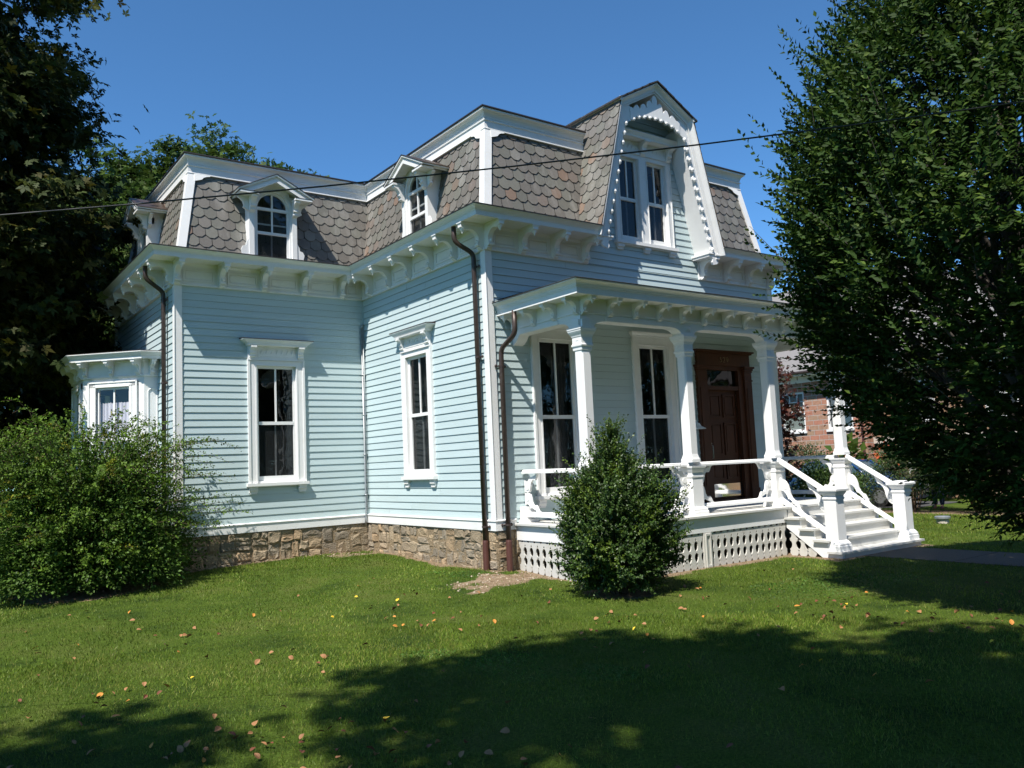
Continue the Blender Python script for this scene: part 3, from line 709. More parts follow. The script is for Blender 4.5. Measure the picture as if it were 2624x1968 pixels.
# top ornament: scalloped arch below, scrolled crest above
arch = []
zA = lambda x: 8.30-0.115*((x-GC)/0.62)**2-0.04*abs((x-GC)/0.62)**6
N_ = 9
for k in range(N_):
    for j in range(7):
        x = GC-0.64+1.28*(k+j/6.0)/N_; arch.append((x, zA(x)-0.065*abs(math.sin(math.pi*j/6.0))**0.7))
crest_r = [(0.66, 8.33), (0.62, 8.36), (0.57, 8.34), (0.53, 8.37), (0.50, 8.42), (0.455, 8.43), (0.42, 8.40), (0.41, 8.375), (0.385, 8.37), (0.36, 8.42), (0.33, 8.475), (0.285, 8.49), (0.25, 8.465), (0.235, 8.43), (0.205, 8.425), (0.20, 8.50),
           (0.185, 8.555), (0.14, 8.585), (0.095, 8.57), (0.075, 8.535), (0.06, 8.55), (0.065, 8.63), (0.035, 8.69), (0.0, 8.715)]
crest = [(GC+x, z) for x, z in crest_r]+[(GC-x, z) for x, z in crest_r[-2::-1]]
bb.prism(arch+crest, fn, yB0-0.012, yB1-0.01)
for sg in (-1, 1):      # shoulder pieces closing the arch ends
    m_ = lambda x: GC+sg*(x-GC)
    q = [(2.86, 8.02), (2.95, 8.06), (3.03, 8.10), (3.045, 8.20), (3.02, 8.37), (2.93, 8.40), (2.84, 8.42), (2.78, 8.38), (2.80, 8.10)]
    bb.prism([(m_(x), z) for x, z in q], fn, yB0-0.002, yB1-0.004)
for k in range(N_):
    x = GC-0.64+1.28*(k+0.5)/N_
    bb.lathe((x, yB0-0.02, zA(x)-0.045), [(0.003, 0.03), (0.022, 0.018), (0.025, -0.005), (0.012, -0.03), (0.003, -0.04)], 8)
obj('bargeboard', bb, M_WHITE, house)
# raking crown mould: outer lip forward
cr = MB()
prof = [(0.014, -0.545), (0.014, -0.40), (0.165, -0.40), (0.165, -0.458), (0.148, -0.462), (0.148, -0.448), (0.132, -0.448), (0.130, -0.478), (0.112, -0.480), (0.108, -0.462), (0.085, -0.472), (0.06, -0.492), (0.04, -0.52), (0.034, -0.542), (0.024, -0.542), (0.022, -0.545)]
rows = [out_line(o_, 5.83) for o_, y in prof]
rings = [[(rows[k][i][0], prof[k][1], rows[k][i][1]) for k in range(len(prof))] for i in range(5)]
cr.loft(rings); obj('rake_moulding', cr, M_WHITE, house)
# slated cheeks of the gable and shingled top
for sg in (-1, 1):
    mb = MB(); ln = math.hypot(2.44, 0.644); V = Vector((sg*-1*0.644/ln, 0, 2.44/ln)); U = Vector((0, 1, 0)); No = Vector((sg, 0, 0)); N = (No-V*No.dot(V)).normalized()
    P0 = (GC+sg*(GC-GL), -0.548, 5.99)
    slates(mb, P0, U, V, N, lambda v: 0.0, lambda v: 1.15 if v < 1.9 else 3.6, ln, wd=0.222, ex=0.196, red=0.22)
    mb.cur = (0.25, 0.25, 0.25); Q = Vector(P0)-N*0.002; mb.quad(Q, Q+U*3.6, Q+U*3.6+V*ln, Q+V*ln); mb.cur = None
    obj('slate_roof', mb, M_SLATE, house)
    mb = MB(); xs = GC+sg*(GC-2.72)
    mb.box(*sorted((xs-sg*0.02, xs+sg*0.035)), -0.56, 3.0, 8.375, 8.445); obj('rake_trim', mb, M_WHITE, house)
    mb = MB(); dx = sg*(GC-2.72+0.06)
    sl = (GP-SH)/(GC-2.72)
    for k in range(5):     # shingle courses, stepped
        t0, t1 = k/5, (k+1)/5+0.03
        z_ = lambda t: GP+0.02-t*(GP-SH+0.035); lift = 0.014
        nck = 20
        for j in range(nck):
            ya, yb = -0.575+j*3.55/nck, -0.575+(j+1)*3.55/nck-0.006
            e = random.uniform(-0.02, 0.02)
            mb.hexa([(GC+dx*t0, ya, z_(t0)-0.02), (GC+dx*(t1+e*0.3), ya, z_(t1)-0.02), (GC+dx*(t1+e*0.3), yb, z_(t1)-0.02), (GC+dx*t0, yb, z_(t0)-0.02),
                     (GC+dx*t0, ya, z_(t0)), (GC+dx*(t1+e*0.3), ya, z_(t1)+lift), (GC+dx*(t1+e*0.3), yb, z_(t1)+lift), (GC+dx*t0, yb, z_(t0))])
    obj('shingle_roof', mb, M_SHING, house)
mb = MB(); mb.quad(*[(x, 3.0, z) for x, z in out_line(0.0, 7.9)]); obj('gable_back', mb, M_SHING, house)
# foot ledges and end pilaster of the frieze beside the gable
mb = MB()
for sg in (-1, 1):
    m_ = lambda x: GC+sg*(x-GC)
    mb.box(*sorted((m_(2.10), m_(2.40))), -0.44, -0.012, 5.80, 5.845); mb.box(*sorted((m_(2.10), m_(2.42))), -0.46, -0.012, 5.845, 5.87)
obj('gable_foot', mb, M_WHITE, house)
# double window in the gable
mb = MB()
cz0, cz1 = 5.98, 7.60
for a, b in ((2.90, 3.05), (3.55, 3.78), (4.28, 4.43)):
    LB(mb, a, b, -0.06, 0.045, cz0, cz1+0.08); LB(mb, a+0.012, a+0.03, 0.045, 0.056, cz0, cz1); LB(mb, b-0.03, b-0.012, 0.045, 0.056, cz0, cz1)
for a, b in ((3.05, 3.55), (3.78, 4.28)): LB(mb, a, b, -0.06, 0.045, cz1, cz1+0.08); LB(mb, a, b, -0.06, 0.03, cz0, cz0+0.03)
wn = place(local_mesh('window', mb, M_WHITE), 'window', house, (0, 0, 0), 0)
for a, b in ((3.05, 3.55), (3.78, 4.28)):
    s, p1, p2 = sash_parts(a, b, cz0+0.03, cz1, 6.80)
    sub(local_mesh('sash', s, M_WHITE), 'sash', wn); sub(local_mesh('pane', p1, M_GLASS), 'pane', wn); sub(local_mesh('pane', p2, M_SCREEN), 'pane', wn)
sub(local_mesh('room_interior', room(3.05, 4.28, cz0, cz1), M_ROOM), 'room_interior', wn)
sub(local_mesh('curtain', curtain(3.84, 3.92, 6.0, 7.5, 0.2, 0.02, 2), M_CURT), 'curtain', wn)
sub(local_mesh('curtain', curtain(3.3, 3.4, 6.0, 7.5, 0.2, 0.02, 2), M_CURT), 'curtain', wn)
sm = MB(); LB(sm, 2.86, 4.47, 0, 0.10, 5.915, 5.975); LB(sm, 2.88, 4.45, 0, 0.07, 5.895, 5.915)
for c in (2.98, 3.665, 4.35):
    LB(sm, c-0.08, c+0.08, 0, 0.075, 5.85, 5.895); LB(sm, c-0.07, c+0.07, 0, 0.05, 5.80, 5.85)
sub(local_mesh('sill', sm, M_WHITE), 'sill', wn)
h = MB(); LB(h, 2.90, 4.43, 0, 0.05, 7.68, 7.93); LB(h, 2.89, 4.44, 0, 0.065, 7.68, 7.70)
for c in (2.97, 3.665, 4.36):
    poly = [(0.05, 0), (0.22, 0), (0.22, -0.03), (0.16, -0.06), (0.12, -0.11), (0.13, -0.16), (0.09, -0.19), (0.10, -0.22), (0.05, -0.26)]
    h.prism(poly, lambda a, b, t: (c+t, -a, 7.93+b), -0.055, 0.055); LB(h, c-0.075, c+0.075, 0, 0.235, 7.905, 7.932)
for k in range(12):
    x = 3.08+k*0.105+(0.02 if k > 5 else 0)
    h.hexa([(x, -0.05, 7.78), (x+0.012, -0.05, 7.78), (x+0.012, -0.062, 7.78), (x, -0.062, 7.78), (x+0.03, -0.05, 7.85), (x+0.045, -0.05, 7.85), (x+0.045, -0.066, 7.85), (x+0.03, -0.066, 7.85)])
h.loft([[(3.665-a, 0, z), (3.665+a, 0, z), (3.665+a, -n, z), (3.665-a, -n, z)] for a, n, z in ((0.80, 0.22, 7.933), (0.80, 0.225, 7.975), (0.815, 0.235, 7.98), (0.825, 0.245, 8.01), (0.85, 0.26, 8.03), (0.85, 0.26, 8.045))])
sub(local_mesh('window_hood', h, M_WHITE), 'window_hood', wn)
#__NEXT__
# ------------------------------------------------------------------ bay window on the wing
BY0, BY1 = 5.698, 8.64
bay_path = [(-L, BY1), (-3.927, BY1), (-4.814, 7.753), (-4.814, 6.585), (-3.927, BY0), (-L, BY0)]
mb = MB()
def wall_strip(mb, p, q, z0, z1, t=0.12):
    d = (Vector(q)-Vector(p)).normalized(); n = Vector((d.y, -d.x))
    a, b = Vector(p), Vector(q); c, e = b-n*t, a-n*t
    mb.hexa([(*a, z0), (*b, z0), (*c, z0), (*e, z0), (*a, z1), (*b, z1), (*c, z1), (*e, z1)])
for i in range(5):
    p, q = bay_path[i], bay_path[i+1]
    wall_strip(mb, p, q, 0.15, 1.84); wall_strip(mb, p, q, 3.80, 4.24)
    if i in (0, 4): wall_strip(mb, p, q, 1.84, 3.80)
    else:
        P, Q = Vector(p), Vector(q); ln = (Q-P).length; hw = 0.36; c = (P+Q)/2; d = (Q-P)/ln
        wall_strip(mb, P, c-d*hw, 1.84, 3.80); wall_strip(mb, c+d*hw, Q, 1.84, 3.80)
bay = obj('bay_window', mb, M_WHITE, house)
mb = MB()
mb.sweep(bay_path, [(0.0, 3.924), (0.03, 3.924), (0.04, 3.95), (0.022, 3.975), (0.022, 4.20), (0.05, 4.235), (0.0, 4.235)])
bayc = obj('bay_frieze', mb, M_WHITE, bay); mb = MB()
mb.sweep(bay_path, [(-0.12, 4.24), (0.24, 4.24), (0.24, 4.232), (0.255, 4.232), (0.255, 4.285), (0.27, 4.29), (0.28, 4.31), (0.305, 4.345), (0.315, 4.352), (0.315, 4.365), (-0.12, 4.365)])
obj('bay_cornice', mb, M_WHITE, bay); mb = MB()
mb.sweep(bay_path, [(0.0, 1.70), (0.05, 1.70), (0.06, 1.78), (0.0, 1.80)]); obj('bay_sill_band', mb, M_WHITE, bay); mb = MB(); mb.sweep(bay_path, [(0.0, ZWB), (0.04, ZWB), (0.04, Z0), (0.0, Z0)])
obj('water_table', mb, M_WHITE, bay)
mb = MB()
top = [(-L, BY1+0.31), (-4.055, 8.948), (-5.124, 7.880), (-5.124, 6.458), (-4.055, 5.390), (-L, 5.390)]
ctr = (-L, 7.17, 4.62)
for i in range(5): mb.quad((*top[i], 4.366), (*top[i+1], 4.366), ctr)
mb.prism([(x*1.0, y) for x, y in top], lambda a, b, z: (a, b, z), 4.3655, 4.378)
obj('bay_roof', mb, M_COPPER, bay)
BSM = bracket_mesh('bay_bracket', 0.22, 0.27, 0.075, 0.62)
for (x, y, rz) in ((-3.99, 5.76, -45), (-4.38, 6.15, -45), (-4.76, 6.53, -45), (-3.80, BY0, 0), (-4.814, 6.66, -90), (-4.814, 7.17, -90), (-4.814, 7.68, -90)):
    n = Vector((math.sin(R(rz)), -math.cos(R(rz)))); o = bpy.data.objects.new('bay_bracket', BSM); COL.objects.link(o)
    o.parent = bay; o.location = (x+n.x*0.02, y+n.y*0.02, 4.225); o.rotation_euler = (0, 0, R(rz)); o.matrix_parent_inverse = Matrix.Identity(4)
def bay_sash(c, rz, lace):
    mb = MB()
    for s_ in (-1, 1):
        LB(mb, *sorted((s_*0.355, s_*0.50)), 0, 0.03, 1.84, 3.86); LB(mb, *sorted((s_*0.475, s_*0.505)), 0.03, 0.045, 1.84, 3.86)
        LB(mb, *sorted((s_*0.345, s_*0.40)), 0.03, 0.04, 1.84, 3.78)
    LB(mb, -0.50, 0.50, 0, 0.03, 3.76, 3.86); LB(mb, -0.50, 0.50, 0.03, 0.045, 3.835, 3.865); LB(mb, -0.40, 0.40, 0.03, 0.04, 3.755, 3.80)
    frame_rect(mb, -0.355, 0.355, 1.84, 3.76, 0.05, -0.06, -0.015); LB(mb, -0.016, 0.016, -0.05, -0.02, 1.88, 3.72); LB(mb, -0.32, 0.32, -0.06, -0.01, 2.75, 2.80)
    o = bpy.data.objects.new('window', local_mesh('window', mb, M_WHITE)); COL.objects.link(o); o.parent = bay
    o.location = (*c, 0); o.rotation_euler = (0, 0, R(rz))
    p = MB(); p.quad((-0.33, 0.035, 1.86), (0.33, 0.035, 1.86), (0.33, 0.035, 3.74), (-0.33, 0.035, 3.74))
    if lace:
        p2 = MB()
    sub(local_mesh('pane', p, M_CLEAR), 'pane', o)
    return o
bay_sash(((-3.927-4.814)/2, (BY0+6.585)/2), -45, True); bay_sash((-4.814, 7.17), -90, False)
cm = MB(); n_ = Vector((-0.7071, -0.7071)); d_ = Vector((-0.7071, 0.7071)); c_ = Vector(((-3.927-4.814)/2, (BY0+6.585)/2))-n_*0.10
n = 60
def CP(i, z): 
    u = -0.34+0.68*i/n; a = 0.016*math.sin(i*0.95+0.6*math.sin(i*0.37)); p = c_+d_*u+n_*a; return (p.x, p.y, z)
for i in range(n): cm.quad(CP(i, 1.86), CP(i+1, 1.86), CP(i+1, 3.47+0.006*math.sin(i*1.3)), CP(i, 3.47+0.006*math.sin(i*1.3)))
obj('cafe_curtain', cm, M_LACE, bay)
cm = MB(); cm.box(-L-0.02, -L+0.6, BY0+0.15, BY1-0.15, 0.9, 0.91); cm.box(-L+0.6, -L+0.61, BY0-0.1, BY1+0.1, 0.9, 4.3); cm.box(-L, -L+0.6, BY0-0.1, BY0-0.09, .9, 4.3); cm.box(-L, -L+0.6, BY1+.09, BY1+.1, .9, 4.3); cm.prism([(-L+.6, BY0+.1), (-3.98, BY0+.1), (-4.7, 6.6), (-4.7, 7.7), (-3.98, BY1-.1), (-L+.6, BY1-.1)], lambda a, b, z: (a, b, z), 4.2, 4.21); obj('room_interior', cm, M_ROOM, bay)
# arched sunk panel on the bay return
mb = MB(); A = [(-3.70, 1.9), (-3.86, 1.9)]+[(-3.78+0.08*math.cos(math.pi-math.pi*i/10), 3.62+0.08*math.sin(math.pi*i/10)) for i in range(11)]
for i in range(len(A)):
    p, q = A[i], A[(i+1) % len(A)]; mb.tube([(p[0], BY0-0.006, p[1]), (q[0], BY0-0.006, q[1])], 0.012, 5)
obj('bay_panel_moulding', mb, M_WHITE, bay)

# ------------------------------------------------------------------ porch
DK = 1.05; CY = -1.595; CX = (0.573, 2.757, 4.885, 6.98)
mb = MB()
mb.box(0.31, 7.26, -1.95, 0.0, DK-0.03, DK)
mb.box(0.345, 7.225, -1.925, 0.0, DK-0.045, DK-0.0305)
deck = obj('porch_deck', mb, M_TREAD, house)
mb = MB()
mb.box(0.365, 7.205, -1.90, -1.87, 0.787, DK-0.046); mb.box(0.365, 0.395, -1.8695, 0, 0.787, DK-0.046); mb.box(7.175, 7.205, -1.8695, 0, 0.787, DK-0.046)
obj('deck_fascia', mb, M_WHITE, deck)
def slat_profile():
    # half width versus depth below the top (fraction)
    pr = [(0.0, 0.5), (0.12, 0.5), (0.15, 0.44), (0.19, 0.40), (0.205, 0.47), (0.22, 0.36), (0.27, 0.24), (0.34, 0.20), (0.41, 0.25), (0.455, 0.36), (0.47, 0.47), (0.49, 0.47), (0.50, 0.38), (0.52, 0.44), (0.54, 0.36), (0.57, 0.24), (0.64, 0.20), (0.71, 0.26), (0.76, 0.38), (0.775, 0.48), (0.80, 0.48), (0.82, 0.40), (0.85, 0.47), (0.90, 0.47), (0.95, 0.36), (1.0, 0.16)]
    return pr
SP = slat_profile()
def lattice(fn, a0, a1, z1, zbot, t=0.022, wd=0.155, hang=None):
    """fn(a, t, z)"""
    mb = MB(); n = max(1, round((a1-a0)/wd)); w_ = (a1-a0)/n
    for k in range(n):
        c = a0+(k+0.5)*w_; top_ = hang(c) if hang else z1; z0 = zbot(c)
        if top_-z0 < 0.08: continue
        H = z1-z0 if not hang else 0.56
        pr = [(f, h) for f, h in SP]
        if hang:
            f0 = 1-(top_-z0)/H
            pr = [(f, h) for f, h in SP if f > f0]; pr = [(f0, 0.45)]+pr; zz = lambda f: z0+(1-f)*H
        else: zz = lambda f: z1-f*H
        poly = [(c-h*w_*0.99, zz(f)) for f, h in pr]+[(c+h*w_*0.99, zz(f)) for f, h in pr[::-1]]
        if not hang: poly += [(c+0.032*math.cos(R(a)), z1-0.035*math.sin(R(a))) for a in (0, 30, 60, 90, 120, 150, 180)]      # half-round notch at the head
        mb.prism(poly, lambda a, b, s: fn(a, s, b), 0, t)
    return mb
gz = lambda x, y: float(ground(x, y))
mb = lattice(lambda a, s, z: (a, -1.885+s, z), 0.44, 2.585, 0.787, lambda c: gz(c, -1.9)-0.02); obj('lattice_skirt', mb, M_GREYW, deck)
mb = lattice(lambda a, s, z: (a, -1.885+s, z), 2.80, 4.70, 0.787, lambda c: gz(c, -1.9)-0.02); obj('lattice_skirt', mb, M_GREYW, deck)
mb = lattice(lambda a, s, z: (0.38+s, -a, z), 0.05, 1.80, 0.787, lambda c: gz(0.38, -c)-0.02); obj('lattice_skirt', mb, M_GREYW, deck)
mb = lattice(lambda a, s, z: (7.17+s, -a, z), 0.05, 1.80, 0.787, lambda c: gz(7.2, -c)-0.02); obj('lattice_skirt', mb, M_GREYW, deck)
mb = MB()
for x0, x1 in ((2.60, 2.785),):
    mb.box(x0, x1, -1.90, -1.86, 0.1, 0.785)
    frame = ((x0+0.03, x1-0.03, 0.25, 0.28), (x0+0.03, x1-0.03, 0.735, 0.765), (x0+0.03, x0+0.055, 0.28, 0.735), (x1-0.055, x1-0.03, 0.28, 0.735))
    for a, b, c, d in frame: mb.box(a, b, -1.918, -1.9005, c, d)
obj('skirt_post', mb, M_GREYW, deck)
for x_ in (0.36, 7.13): mb = MB(); mb.box(x_, x_+0.08, -1.895, -1.815, 0.1, 0.786); obj('skirt_post', mb, M_GREYW, deck)

PR_SHAFT = [(0.118, 1.886), (0.118, 1.93), (0.104, 1.97), (0.092, 2.02), (0.090, 3.60)]
PR_PED = [(0.168, DK+0.0005), (0.168, 1.10), (0.158, 1.115), (0.158, 1.14), (0.142, 1.165), (0.120, 1.18), (0.120, 1.64), (0.132, 1.65), (0.132, 1.675), (0.122, 1.685), (0.122, 1.715), (0.140, 1.745), (0.152, 1.775), (0.152, 1.79), (0.168, 1.80), (0.172, 1.825)]
PR_CAP = [(0.090, 3.601), (0.10, 3.61), (0.102, 3.655), (0.116, 3.668), (0.118, 3.69), (0.104, 3.705), (0.104, 3.80), (0.112, 3.81), (0.118, 3.835), (0.135, 3.86), (0.148, 3.885), (0.150, 3.905), (0.157, 3.912), (0.157, 3.945)]
base_col = None
def mk(prof, ch, m, nm):
    mb = MB(); mb.sq((0, 0, 0), prof, ch)
    if nm == 'capital':
        for dx, dy in ((0, -1), (-1, 0), (0, 1), (1, 0)):       # incised leaf on the neck block
            for k in (-1, 1):
                a = 0.105; t = 0.03*k
                mb.tube([(dx*a+dy*t*1.0, dy*a-dx*t*1.0, 3.765), (dx*a, dy*a, 3.752), (dx*a, dy*a, 3.772)], 0.005, 4)
    return local_mesh(nm, mb, m)
mS, mP, mC = mk(PR_SHAFT, 0.022, M_WHITE, 'porch_column'), mk(PR_PED, 0.0, M_WHITE, 'pedestal'), mk(PR_CAP, 0.0, M_WHITE, 'capital')
for x in CX:
    o = place(mS, 'porch_column', house, (x, CY, 0)); sub(mP, 'pedestal', o); sub(mC, 'capital', o)
# entablature
EX0, EX1, EY = 0.462, 7.095, -1.705
ep = [(EX0, 0.0), (EX0, EY), (EX1, EY), (EX1, 0.0)]
mb = MB()
mb.sweep(ep, [(-0.20, 4.05), (0.0, 4.05), (0.0, 4.145), (0.016, 4.15), (0.016, 4.168), (-0.004, 4.178), (-0.004, 4.345), (0.02, 4.375), (-0.20, 4.375)])
# spandrels at the columns
def spand(fn, c, lo=True, hi=True):
    p = []
    e = 0.150
    if lo: p += [(c-e-0.225, 4.0502)]+[(c-e-0.225+0.225*math.sin(R(a)), 3.945+0.105*math.cos(R(a))) for a in (15, 30, 45, 60, 75)]+[(c-e, 3.9455)]
    else: p += [(c-e, 4.0502), (c-e, 3.9455)]
    if hi: p += [(c+e, 3.9455)]+[(c+e+0.225-0.225*math.sin(R(a)), 3.945+0.105*math.cos(R(a))) for a in (75, 60, 45, 30, 15)]+[(c+e+0.225, 4.0502)]
    else: p += [(c+e, 3.9455), (c+e, 4.0502)]
    mb.prism(p, fn, 0.0, 0.199)
for i, x in enumerate(CX): spand(lambda a, b, t: (a, EY+t, b), x, i > 0, i < 3)
for x_, sg in ((EX0, 1), (EX1, -1)):
    spand(lambda a, b, t: (x_+sg*t, a, b), CY+0.001, False, True)
    mb.prism([(0.0, 3.90), (-0.06, 3.92), (-0.13, 3.97), (-0.2, 4.05), (0, 4.05)], lambda a, b, t: (x_+sg*t, a, b), 0.0, 0.199)
def strip(a, b, x=True, off=0):
    if x: mb.box(a, b, EY-0.02, EY+0.21, 4.052, 4.105)
xs = [CX[0]+0.385, CX[1]-0.385, CX[1]+0.385, CX[2]-0.385, CX[2]+0.385, CX[3]-0.385]
for k in (0, 2, 4): strip(xs[k], xs[k+1])
mb.box(EX0-0.02, EX0+0.21, CY+0.385, -0.22, 4.052, 4.105); mb.box(EX1-0.21, EX1+0.02, CY+0.385, -0.22, 4.052, 4.105)
for x in CX:      # diamond-point blocks
    a, z0, z1 = 0.085, 3.985, 4.085
    for (p, q, r_, s_, c) in (((x-a, EY, z0), (x+a, EY, z0), (x+a, EY, z1), (x-a, EY, z1), (x, EY-0.035, (z0+z1)/2)),):
        mb.mesh([p, q, r_, s_, c], [(0, 1, 4), (1, 2, 4), (2, 3, 4), (3, 0, 4)])
y = CY; a = 0.085
mb.mesh([(EX0, y-a, 3.985), (EX0, y+a, 3.985), (EX0, y+a, 4.085), (EX0, y-a, 4.085), (EX0-0.035, y, 4.035)], [(0, 1, 4), (1, 2, 4), (2, 3, 4), (3, 0, 4)])
ent = obj('porch_entablature', mb, M_WHITE, house)
mb = MB()
mb.sweep(ep, [(0.0, 4.376), (0.275, 4.376), (0.275, 4.366), (0.295, 4.366), (0.295, 4.455), (0.306, 4.46), (0.306, 4.478), (0.316, 4.482), (0.32, 4.505), (0.345, 4.53), (0.372, 4.545), (0.385, 4.548), (0.385, 4.562), (0.0, 4.562)])
proof = obj('porch_cornice', mb, M_WHITE, house)
mb = MB()
e0 = 0.392
ox0, ox1, oy = EX0-e0, EX1+e0, EY-e0
mb.quad((ox0, oy, 4.566), (ox1, oy, 4.566), (6.6, -0.02, 4.80), (0.9, -0.02, 4.80)); mb.quad((ox0, oy, 4.566), (0.9, -0.02, 4.80), (ox0, -0.02, 4.60)); mb.quad((ox1, oy, 4.566), (ox1, -0.02, 4.60), (6.6, -0.02, 4.80))
mb.sweep([(ox0, 0), (ox0, oy), (ox1, oy), (ox1, 0)], [(-0.3, 4.5625), (0.004, 4.5625), (0.006, 4.572), (0.0, 4.576), (-0.3, 4.585)])
obj('porch_roof', mb, M_SHING, house)
mb = MB(); mb.box(EX0+0.1, EX1-0.1, EY+0.1, -0.02, 4.47, 4.48); obj('porch_ceiling', mb, M_WHITE, house)
PBR = bracket_mesh('porch_bracket', 0.265, 0.235, 0.085, 0.72)
for k in range(13):
    place(PBR, 'porch_bracket', house, (0.515+0.5265*k, EY+0.002, 4.358))
for k, yy in enumerate((-1.655, -1.13, -0.62, -0.11)):
    place(PBR, 'porch_bracket', house, (EX0+0.002, yy, 4.358), RM); place(PBR, 'porch_bracket', house, (EX1-0.002, yy, 4.358), math.pi/2)

# railings with scroll-sawn corner brackets
UP = [(0.46, 0), (0.40, 0.03), (0.36, 0.10), (0.33, 0.135), (0.28, 0.12), (0.235, 0.14), (0.20, 0.19), (0.19, 0.25), (0.165, 0.32), (0.12, 0.36), (0.07, 0.365), (0.03, 0.34), (0, 0.36), (0, 0.13), (0.03, 0.15), (0.07, 0.155), (0.11, 0.14), (0.14, 0.105), (0.155, 0.07), (0.20, 0.085), (0.25, 0.07), (0.28, 0.05), (0.33, 0.04), (0.35, 0.0)]
def scroll_mesh(mb, fn, sc=0.82):
    """fn(a, b, t): a away from the post, b away from the rail, t thickness coordinate"""
    mb.prism([(a*sc, b*sc) for a, b in UP], fn, -0.019, 0.019)
    ring = [(0.095*sc+0.052*sc*math.cos(2*math.pi*i/12), 0.265*sc+0.052*sc*math.sin(2*math.pi*i/12)) for i in range(12)]
    mb.prism(ring, fn, -0.028, 0.028)
def rail_prof(c, z, hw, h): return [(c-hw, z-h), (c+hw, z-h), (c+hw, z-h*0.55), (c+hw*0.8, z-h*0.45), (c+hw*0.8, z-h*0.2), (c+hw*0.45, z), (c-hw*0.45, z), (c-hw*0.8, z-h*0.2), (c-hw*0.8, z-h*0.45), (c-hw, z-h*0.55)]
ZT, ZL = 1.885, 1.215
def railing(axis, c, a0, a1, ped0=True, ped1=True):
    """axis 'x': runs along X at Y=c, else along Y at X=c; a0<a1 faces of the posts"""
    P = (lambda a, t, z: (a, c+t, z)) if axis == 'x' else (lambda a, t, z: (c+t, a, z))
    mb = MB()
    for z, hw, h in ((ZT, 0.068, 0.062), (ZL, 0.055, 0.075)):
        pr = rail_prof(0, z, hw, h); mb.loft([[P(a0, t, zz) for t, zz in pr], [P(a1, t, zz) for t, zz in pr]])
    o = obj('porch_railing', mb, M_WHITE, house)
    for a_, sg in ((a0, 1), (a1, -1)):
        for b0, bs in ((ZT-0.06, -1), (ZL-0.005, 1)):
            m2 = MB(); scroll_mesh(m2, lambda a, b, t: P(a_+sg*a, t, b0+bs*b), 0.84); obj('rail_scroll', m2, M_WHITE, o)
railing('x', CY, CX[0]+0.119, CX[1]-0.119); railing('x', CY, CX[1]+0.119, CX[2]-0.119)
railing('y', CX[0], CY+0.119, -0.03); railing('y', CX[3], CY+0.119, -0.03)
mb = MB(); mb.box(0.45, 0.69, -0.11, -0.02, DK+0.001, 1.30); mb.box(0.42, 0.72, -0.15, -0.02, DK+0.001, 1.10); obj('rail_block', mb, M_WHITE, house)

# ------------------------------------------------------------------ front steps
TR = [(0.875, -2.20), (0.70, -2.455), (0.523, -2.71), (0.345, -2.97)]
mb = MB()
sp = [(-1.902, 0.84), (-2.17, 0.84), (-2.17, 0.665), (-2.425, 0.665), (-2.425, 0.488), (-2.68, 0.488), (-2.68, 0.31), (-2.93, 0.31), (-2.93, 0.12), (-2.72, 0.12), (-1.902, 0.70)]
steps = bpy.data.objects.new('front_steps', None); link(steps, house)
for x in (4.70, 7.06): mb = MB(); mb.prism(sp, lambda a, b, t: (x+t, a, b), 0.0, 0.045); obj('stringer', mb, M_WHITE, steps)
prev = -1.90
for k, (z, yf) in enumerate(TR):
    mb = MB(); mb.box(4.645, 7.16, yf, prev-0.001 if k else -1.9005, z-0.034, z); obj('tread', mb, M_TREAD, steps)
    mb = MB(); zlow = TR[k+1][0]+0.001 if k < 3 else 0.10
    mb.box(4.746, 7.059, yf+0.03, yf+0.05, zlow, z-0.0345); obj('riser', mb, M_TREAD, steps)
    prev = yf+0.03
mb = MB(); mb.box(4.746, 7.059, -1.925, -1.9055, 0.876, DK-0.046); obj('riser', mb, M_TREAD, steps)
NW = [(0.168, 0.3455), (0.168, 0.42), (0.160, 0.43), (0.160, 0.455), (0.145, 0.48), (0.128, 0.505), (0.115, 0.515), (0.113, 1.17), (0.126, 1.18), (0.126, 1.205), (0.118, 1.212), (0.118, 1.24), (0.135, 1.262), (0.148, 1.285), (0.150, 1.305), (0.178, 1.315), (0.180, 1.345), (0.165, 1.358), (0.06, 1.385)]
for x in (CX[2], CX[3]):
    mb = MB(); mb.sq((x, -2.715, 0), NW, 0.0); obj('newel_post', mb, M_WHITE, steps)
    rm = MB()
    yA, yB = CY-0.119, -2.715+0.118
    upz = lambda y: 1.885+(y-yA)*(1.885-1.345)/(yA-yB); loz = lambda y: 1.20+(y-yA)*(1.20-0.655)/(yA-yB)
    for zf, hw, h in ((upz, 0.066, 0.07), (loz, 0.052, 0.075)):
        rm = MB(); rm.loft([[(x+t, y, z) for t, z in rail_prof(0, zf(y), hw, h)] for y in (yA, yB)]); obj('stair_rail', rm, M_WHITE, steps)
mb = lattice(lambda a, s, z: (4.71+s, -a, z), 1.93, 2.62, 0.7, lambda c: gz(4.7, -c)-0.02, wd=0.16, hang=lambda c: 0.70-(c-1.902)*0.709); obj('lattice_skirt', mb, M_GREYW, steps)
for x in (CX[2], CX[3]):
    m2 = MB(); yA, yB = CY-0.119, -2.715+0.118
    sl_ = (1.885-1.345)/(yA-yB)
    scroll_mesh(m2, lambda a, b, t: (x+t, yA-a, 1.195-a*sl_+b*1.05), 0.92)
    obj('rail_scroll', m2, M_WHITE, steps); m2 = MB()
    scroll_mesh(m2, lambda a, b, t: (x+t, yB+a, 1.345+a*sl_-0.065-b*1.05), 0.92)
    obj('rail_scroll', m2, M_WHITE, steps)

